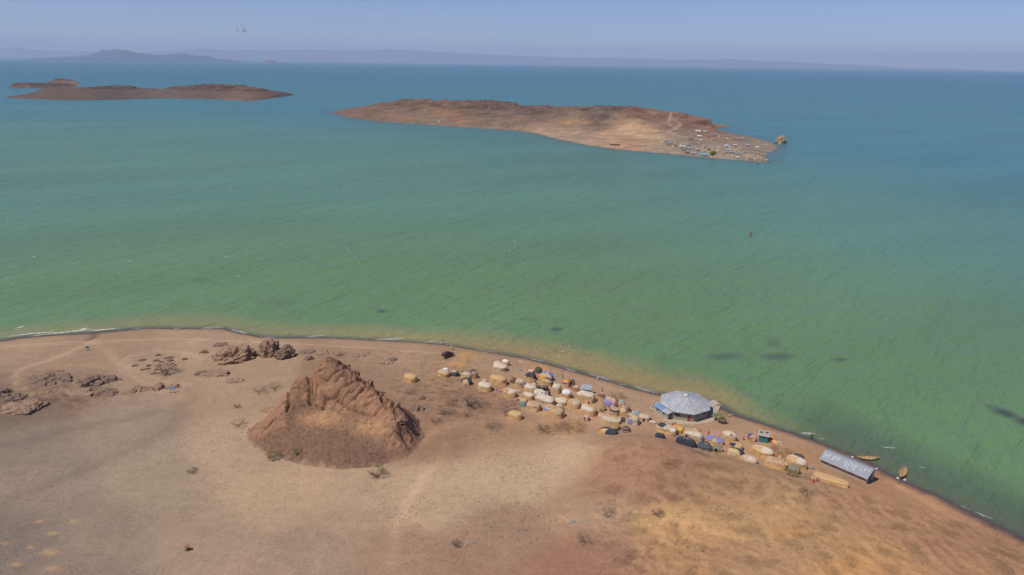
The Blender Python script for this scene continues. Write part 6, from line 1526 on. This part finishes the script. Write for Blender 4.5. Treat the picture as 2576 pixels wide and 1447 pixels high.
# white floats on the water, pale rocks at the shore
wf = None
for i, (x, y) in enumerate([(2138,1385),(2165,1398),(2197,1403),(2178,1422),(2251,1405),(2238,1418),(2248,1406),(2236,1428),(2253,1435),(2265,1460),(2232,1429),(2282,1418),(2275,1385)]):
    q = G(x * .62891, y * .62891, .05)
    if wf is None:
        mb = MB(); mb.blob((0, 0, .02), (.20, .16, .14), 2, .05, 3); mb.tube((0, 0, .1), (0, 0, .2), .05, .03, 6); wf = mb.build('float', PAL['snow']); o = wf
    else: o = wf.copy(); COL.objects.link(o)
    o.location = (q[0], q[1], .0); o.rotation_euler = (0, 0, i); tag(o, "small white float on the green water off the village", 'float', "white floats off the village")
for i, (lab, x, y) in enumerate([("round white stone at the waterline beside the beached timber boat", 2157, 750), ("small pale stone left of the beached timber boat", 2042, 722), ("pale stone at the waterline above the shed roof", 1288, 372), ("white stone at the right back corner of the shed", 1690, 568)]):
    o = rock('stone', lab, P(E, x, y), .75, .65, .4, 0, 300 + i, 0, 3); o.data.materials.clear(); o.data.materials.append(mat('white_stone', (.55, .53, .50), .9, .15))

# gravel and litter: past counting
def scatter(name, label, n, fn, sz, ms):
    v, f, mi = [], [], []
    ico = [(0, 0, .8), (1, 0, 0), (0, 1, 0), (-1, 0, 0), (0, -1, 0), (0, 0, -.5)]; fc = [(0, 1, 2), (0, 2, 3), (0, 3, 4), (0, 4, 1), (5, 2, 1), (5, 3, 2), (5, 4, 3), (5, 1, 4)]
    P_ = [fn() for _ in range(n)]; P_ = np.array(P_)
    h = hland(P_[:, 0], P_[:, 1]); d = dshore(P_[:, 0], P_[:, 1])
    hh = hhill(P_[:, 0], P_[:, 1])
    for k in range(n):
        if d[k] < 2: continue
        s = sz() ; a = random.uniform(0, 6.28); b = len(v); z = max(h[k], hh[k]) + .02
        for x, y, w_ in ico:
            x *= s * random.uniform(.7, 1.3); y *= s * random.uniform(.7, 1.3)
            v.append((P_[k, 0] + x * cos(a) - y * sin(a), P_[k, 1] + x * sin(a) + y * cos(a), z + w_ * s * random.uniform(.5, .9)))
        j = random.randrange(len(ms)); f += [tuple(b + i for i in t) for t in fc]; mi += [j] * 8
    o = mesh(name, v, f); [o.data.materials.append(m) for m in ms]
    o.data.polygons.foreach_set('material_index', mi); o.data.update()
    return tag(o, label, name, kind='stuff')
ZN = [((1180,1300),110,60,3),((1060,1230),90,60,3),((1330,1200),70,40,2),((900,1180),130,30,2),((1400,1240),110,60,2),((640,1170),60,40,1),((1500,1400),260,60,3),((1700,1240),200,70,4),((1150,960),130,60,3),((1000,900),150,25,2),((1250,1080),130,40,2),((2200,1350),250,60,3),((850,1130),170,60,3),((1900,1400),250,50,2),((1500,1060),200,40,1)]
zw = [z[3] for z in ZN]
def zpt():
    (cx, cy), a, b, _ = random.choices(ZN, zw)[0]
    return G(random.gauss(cx, a), max(random.gauss(cy, b), 870), 2.5)
scatter('gravel', "loose dark gravel and stones over the plain and slopes", 11000, zpt, lambda: .06 + .13 * random.random() ** 3, [mat('gravel_dark', (.19, .135, .10), .95, .3), mat('gravel_brown', (.22, .145, .098), .95, .3), mat('gravel_pale', (.34, .26, .19), .95, .2)])
def lpt():
    t = random.random(); x = 1130 + t * 950; y = 930 + (x - 1130) * .235 + random.gauss(0, 32)
    if random.random() < .18: x, y = random.uniform(100, 2300), random.uniform(900, 1400)
    return G(x, y, 2)
scatter('litter', "white and coloured scraps strewn over the village ground", 420, lpt, lambda: .06 + .12 * random.random() ** 2, [PAL['snow'], PAL['cream'], PAL['snow'], PAL['lav'], PAL['tan'], PAL['char'], PAL['umber']])

# ------------------------------------------------------------------ the village on the island
Fz = (2600, 460, 4.6)
IG = "tin houses on the island"; IS = "straw huts on the island"
WALLC = {'tan': mat('island_mud_wall', (.40, .27, .17), .95, .2, 1), 'brown': mat('island_wall_brown', (.27, .19, .14), .95, .2, 1), 'grey': mat('island_wall_grey', (.30, .28, .26), .95, .2, 1), 'white': mat('island_wall_white', (.62, .60, .56), .9, .1, 1), 'teal': mat('island_wall_teal', (.10, .26, .26), .8, .15, 1)}
ROOFC = {'tin': mat('island_roof_tin', (.36, .38, .43), .5, .15, .6, metal=.1), 'white': mat('island_roof_white', (.60, .60, .60), .6, .1, .6), 'slate': mat('island_roof_slate', (.17, .19, .24), .6, .15, .6), 'blue': mat('island_roof_blue', (.16, .36, .46), .6, .12, .6), 'thatch': mat('island_thatch', (.36, .28, .20), .95, .25, 1), 'teal': mat('island_roof_teal', (.22, .38, .40), .6, .1, .6), 'rust': mat('island_roof_rust', (.38, .22, .15), .9, .2, .6)}
def isl(px, py): 
    z = 1.5
    for _ in range(4):
        g = G(px, py, z); z = MI_Z(g[0], g[1])
    g = G(px, py, z); return Vector((g[0], g[1], MI_Z(g[0], g[1])))
def house(x, y, w, wall, roof, label, gable=False, dp=.7, head=-14, ht=2.2):
    g = isl(*P(Fz, x, y)); W = w / Fz[2] * .62891 / FP * g.length
    r = thing('house', label, 'house', (g.x, g.y, g.z - .3), rad(head), IG); Dp = max(W * dp, 2.2); W = max(W, 2.0)
    MB().box((0, 0, (ht + .3) / 2 - .2), (W * .92, Dp * .9, ht + .7)).build('wall', WALLC[wall], r)
    m = ROOFC[roof]; t = ht + .33; rf = MB()
    if gable:
        rf.quad((-W / 2, -Dp / 2, t - .1), (W / 2, -Dp / 2, t - .1), (W / 2, 0, t + Dp * .22), (-W / 2, 0, t + Dp * .22), .08); rf.quad((-W / 2, 0, t + Dp * .22), (W / 2, 0, t + Dp * .22), (W / 2, Dp / 2, t - .1), (-W / 2, Dp / 2, t - .1), .08)
        rf.add([(-W * .459, -Dp * .44, t - .25), (-W * .459, Dp * .44, t - .25), (-W * .459, 0, t + Dp * .18), (W * .459, -Dp * .44, t - .25), (W * .459, Dp * .44, t - .25), (W * .459, 0, t + Dp * .18)], [(0, 2, 1), (3, 4, 5)])
    else: rf.quad((-W / 2, -Dp / 2, t), (W / 2, -Dp / 2, t), (W / 2, Dp / 2, t + Dp * .14), (-W / 2, Dp / 2, t + Dp * .14), .1)
    rf.build('roof', m, r)
    MB().box((W * .12, -Dp * .45 - .012, ht * .42), (.8, .03, ht * .75)).build('door', PAL['char'], r)
Q_ = " on the island"
for a in [
 (880,362,92,'tan','white',"gabled pale roofed house, uppermost on the left of the island village",True), (1010,358,68,'tan','white',"pale roofed house right of the uppermost gabled one",False), (905,418,78,'tan','white',"gabled pale roofed house just below the uppermost one",True),
 (755,468,94,'brown','slate',"long low slate roofed house standing at the village's upper left",False,.45), (1168,410,70,'brown','slate',"dull brown house with slate roof, upper middle of the island village",False), (1202,378,58,'grey','tin',"thin grey roof behind the dull brown house",False,.5), (1086,415,45,'brown','rust',"small brown shack left of the dull brown house",False),
 (1355,455,62,'tan','tin',"tan house with grey roof at the upper right cluster",False), (1468,405,62,'grey','blue',"low blue-grey roof uppermost at the right",False,.5), (935,486,38,'white','white',"little white box house alone in the middle",False,.9), (1972,615,58,'white','white',"white house alone near the eastern point",False,.8), (1785,582,92,'grey','thatch',"thatched grey house right of the main cluster",True),
 (345,516,135,'grey','slate',"long blue-grey house at the left end of the island village",False,.3), (366,540,88,'grey','tin',"grey roofed house in front of the long blue-grey one",False), (340,582,94,'tan','slate',"tan walled slate roofed house below the leftmost grey roofs",False,.6), (470,598,68,'grey','slate',"small grey house right of the tan walled slate roof",False),
 (590,618,108,'tan','white',"large white roofed tan house in the left cluster",False,.6), (655,582,62,'tan','tin',"small tin roofed house behind the large white roof",False), (735,588,40,'grey','slate',"narrow grey house right of the left cluster",False,.9), (660,640,82,'tan','tin',"tan house with tin roof below the large white roof",False,.6), (732,655,74,'grey','teal',"teal-grey roofed house in the lower left cluster",False,.6), (605,672,88,'grey','slate',"slate roofed house nearest the water, left one",False,.6), (685,705,86,'brown','slate',"slate roofed house nearest the water, right one",False,.6),
 (800,725,104,'tan','tin',"ochre walled tin house on the waterfront",False,.55), (860,660,62,'grey','white',"white roofed house above the teal shack",False), (885,680,48,'teal','teal',"small teal shack above the big light blue roof",False), (1012,610,36,'grey','tin',"little tin shack in the middle of the island village",False), (990,760,150,'grey','blue',"big light blue roofed building on the waterfront left of the green tree",True,.55),
 (1395,592,78,'grey','white',"white roofed house at the left of the right cluster",False), (1420,618,45,'grey','blue',"small blue-grey shack below the right cluster's left house",False), (1565,582,62,'grey','white',"whitish roofed house in the right cluster",False), (1435,670,84,'grey','white',"white roofed house behind the long grey one",False,.5), (1470,712,158,'grey','tin',"long grey house in the right cluster",False,.3), (1615,742,94,'tan','blue',"bright blue roofed tan house in the right cluster",False,.5), (1605,808,66,'grey','white',"white roofed open house at the water's edge, right",True), (1845,830,92,'grey','thatch',"grey flat hut at the water's edge near the eastern point",False,.5), (1635,452,34,'grey','white',"tiny shack at the upper right edge of the village",False), (465,92,46,'grey','tin',"lone small building on the hill above the path",False)]:
    house(*a[:5], a[5] if 'island' in a[5] else a[5] + Q_, *a[6:])
IMAT = [PAL['gold'], PAL['pale'], PAL['tan'], PAL['cream']]
for i, (x, y, w, lab) in enumerate([(225,510,62,"white domed hut at the far left end of the village on the island"),(455,508,44,0),(590,538,45,0),(645,528,40,0),(690,545,42,0),(565,562,44,0),(688,562,40,0),(760,612,50,0),(665,605,40,0),(778,680,30,"tiny white dome behind the ochre walled waterfront house on the island"),(830,592,48,0),(910,580,24,0),(890,522,38,"lone tan hut below the little white box house on the island"),(990,562,42,"lone straw hut in the clearing of the island village"),(965,614,54,0),(1000,640,42,0),(1040,668,58,"straw hut just left of the small green bush on the island"),(1085,700,56,"white topped hut between big blue roof and green tree on the island"),(970,694,48,0),(1148,660,48,"straw hut just above the green tree on the island"),(1255,640,44,0),(1275,588,44,0),(1250,675,80,"flat wide straw hut right of the green tree on the island"),(1335,697,40,0),(1295,738,54,0),(1215,760,50,"straw hut on the waterfront just right of the green tree on the island"),(1385,605,40,0),(1475,606,56,0),(1540,612,44,0),(1645,592,44,0),(1675,622,54,0),(1490,645,42,0),(1610,645,44,0),(1575,662,56,0),(1640,685,50,0),(1700,698,40,0),(1445,740,44,0),(1430,762,54,0),(1515,762,80,0),(1815,735,48,0),(1810,775,80,"broad tan hut near the eastern waterfront of the island"),(1865,770,34,0),(1780,828,36,0),(1925,820,66,0),(1995,785,58,0),(2045,808,48,0),(2140,838,56,"last hut on the eastern tip of the island"),(1705,430,48,"pinkish hut high at the right edge of the island village"),(1280,408,48,"pinkish heap-like hut high in the middle of the island village"),(1425,442,58,0),(1482,448,40,0),(1130,478,42,"lone golden hut above the clearing on the island"),(840,470,36,0),(1000,435,28,0)]):
    g = isl(*P(Fz, x, y)); W = max(w / Fz[2] * .62891 / FP * g.length, 1.6)
    r = thing('hut', lab or "small straw dome hut among the tin houses on the island", 'hut', (g.x, g.y, g.z - .1), rad(-20), IS)
    h = Hut(W, W * .75, min(1.9, .45 + W * .33), 2.6, .5, 500 + i, .62); v, f = h.body(14, 11); mesh('wall', v, f, IMAT[0 if (lab and 'golden' in lab) else i % 4], r)
    if i % 2 == 0 or (lab and 'white' in lab): v, f = h.patch(0, 2 * PI, .55, 1, .05); mesh('roof_cover', v, f, PAL['white'] if lab and 'white' in lab else PAL['cream' if i % 4 else 'tan'], r)
plant('tree', "bright green leafy tree on the island waterfront", None, 3.4, 4.0, 'lush', 1500, 41, 'crown', 'tree', leafs=.5, stemr=.12, at=isl(*P(Fz, 1150, 742)))
plant('bush', "small green bush behind the straw huts on the island", None, 1.8, 2.0, 'lush', 500, 42, at=isl(*P(Fz, 1085, 660)), leafs=.35)
g = isl(*P(Fz, 1343, 525)); r = thing('post_row', "row of dark posts standing in the open on the island", 'posts', g)
for i in range(6): MB().tube((-4.5 + i * 1.7, 0, -.2), (-4.4 + i * 1.7, 0, 1.8), .3, .22, 6).build('post', PAL['char'], r)
MB().tube((-5, .2, 1.3), (4.6, .2, 1.5), .08).build('rail', PAL['umber'], r)
boat("pale boat drawn up on the beach at the island village's left", P(Fz, 150, 672), P(Fz, 215, 648), 1.5, PAL['cream'], PAL['cream'], PAL['tan'], .6)
boat("small brown boat moored off the island's eastern waterfront", P(Fz, 1960, 905), P(Fz, 2003, 897), 1.7, PAL['brown'], PAL['brown'], PAL['brown'], .05)
boat("long flat boat lying at the island's eastern tip", P(Fz, 2110, 858), P(Fz, 2222, 864), 1.8, PAL['tan'], PAL['tan'], PAL['tan'], .05)
q = G(*P(Fz, 2408, 520), 0)
o = rock('sea_rock', "pale tan rock stack standing in the water off the island's eastern point", (1290, 1000), 13.5, 11, 10, 2, 401, 0, 5, strat=.3); o.location = (q[0], q[1], -.2); o.data.materials.clear(); o.data.materials.append(mat('sea_rock_tan', (.40, .29, .17), .95, .3, .4, bump=.8))
o.scale = (1, 1, 1)
for i, (x, y) in enumerate([(675,90), (690,85)]):
    g = isl(*P(Fz, x, y)); o = rock('rock_outcrop', "dark boulder pair on the island hill right of the lone building", (1290, 1000), 6, 5, 3.2, 1, 410 + i, 0, 4, "dark boulders on the island hill"); o.location = g
h = None
g = None
# white house by the shore further along the island, low brown ones on its beach
def house_p(px, py, wm, wall, roof, label):
    x, y = (px / .62891 - 2600) * 4.6, (py / .62891 - 460) * 4.6
    gg = isl(px, py); house(x, y, wm * FP / gg.length / .62891 * 4.6, wall, roof, label, True)
house_p(1107, 311, 6.5, 'white', 'slate', "solitary white hut on the shore at the island's bare western end")
house_p(1546, 366, 12, 'brown', 'rust', "pair-like low rust roofed building on the island shore west of the village")
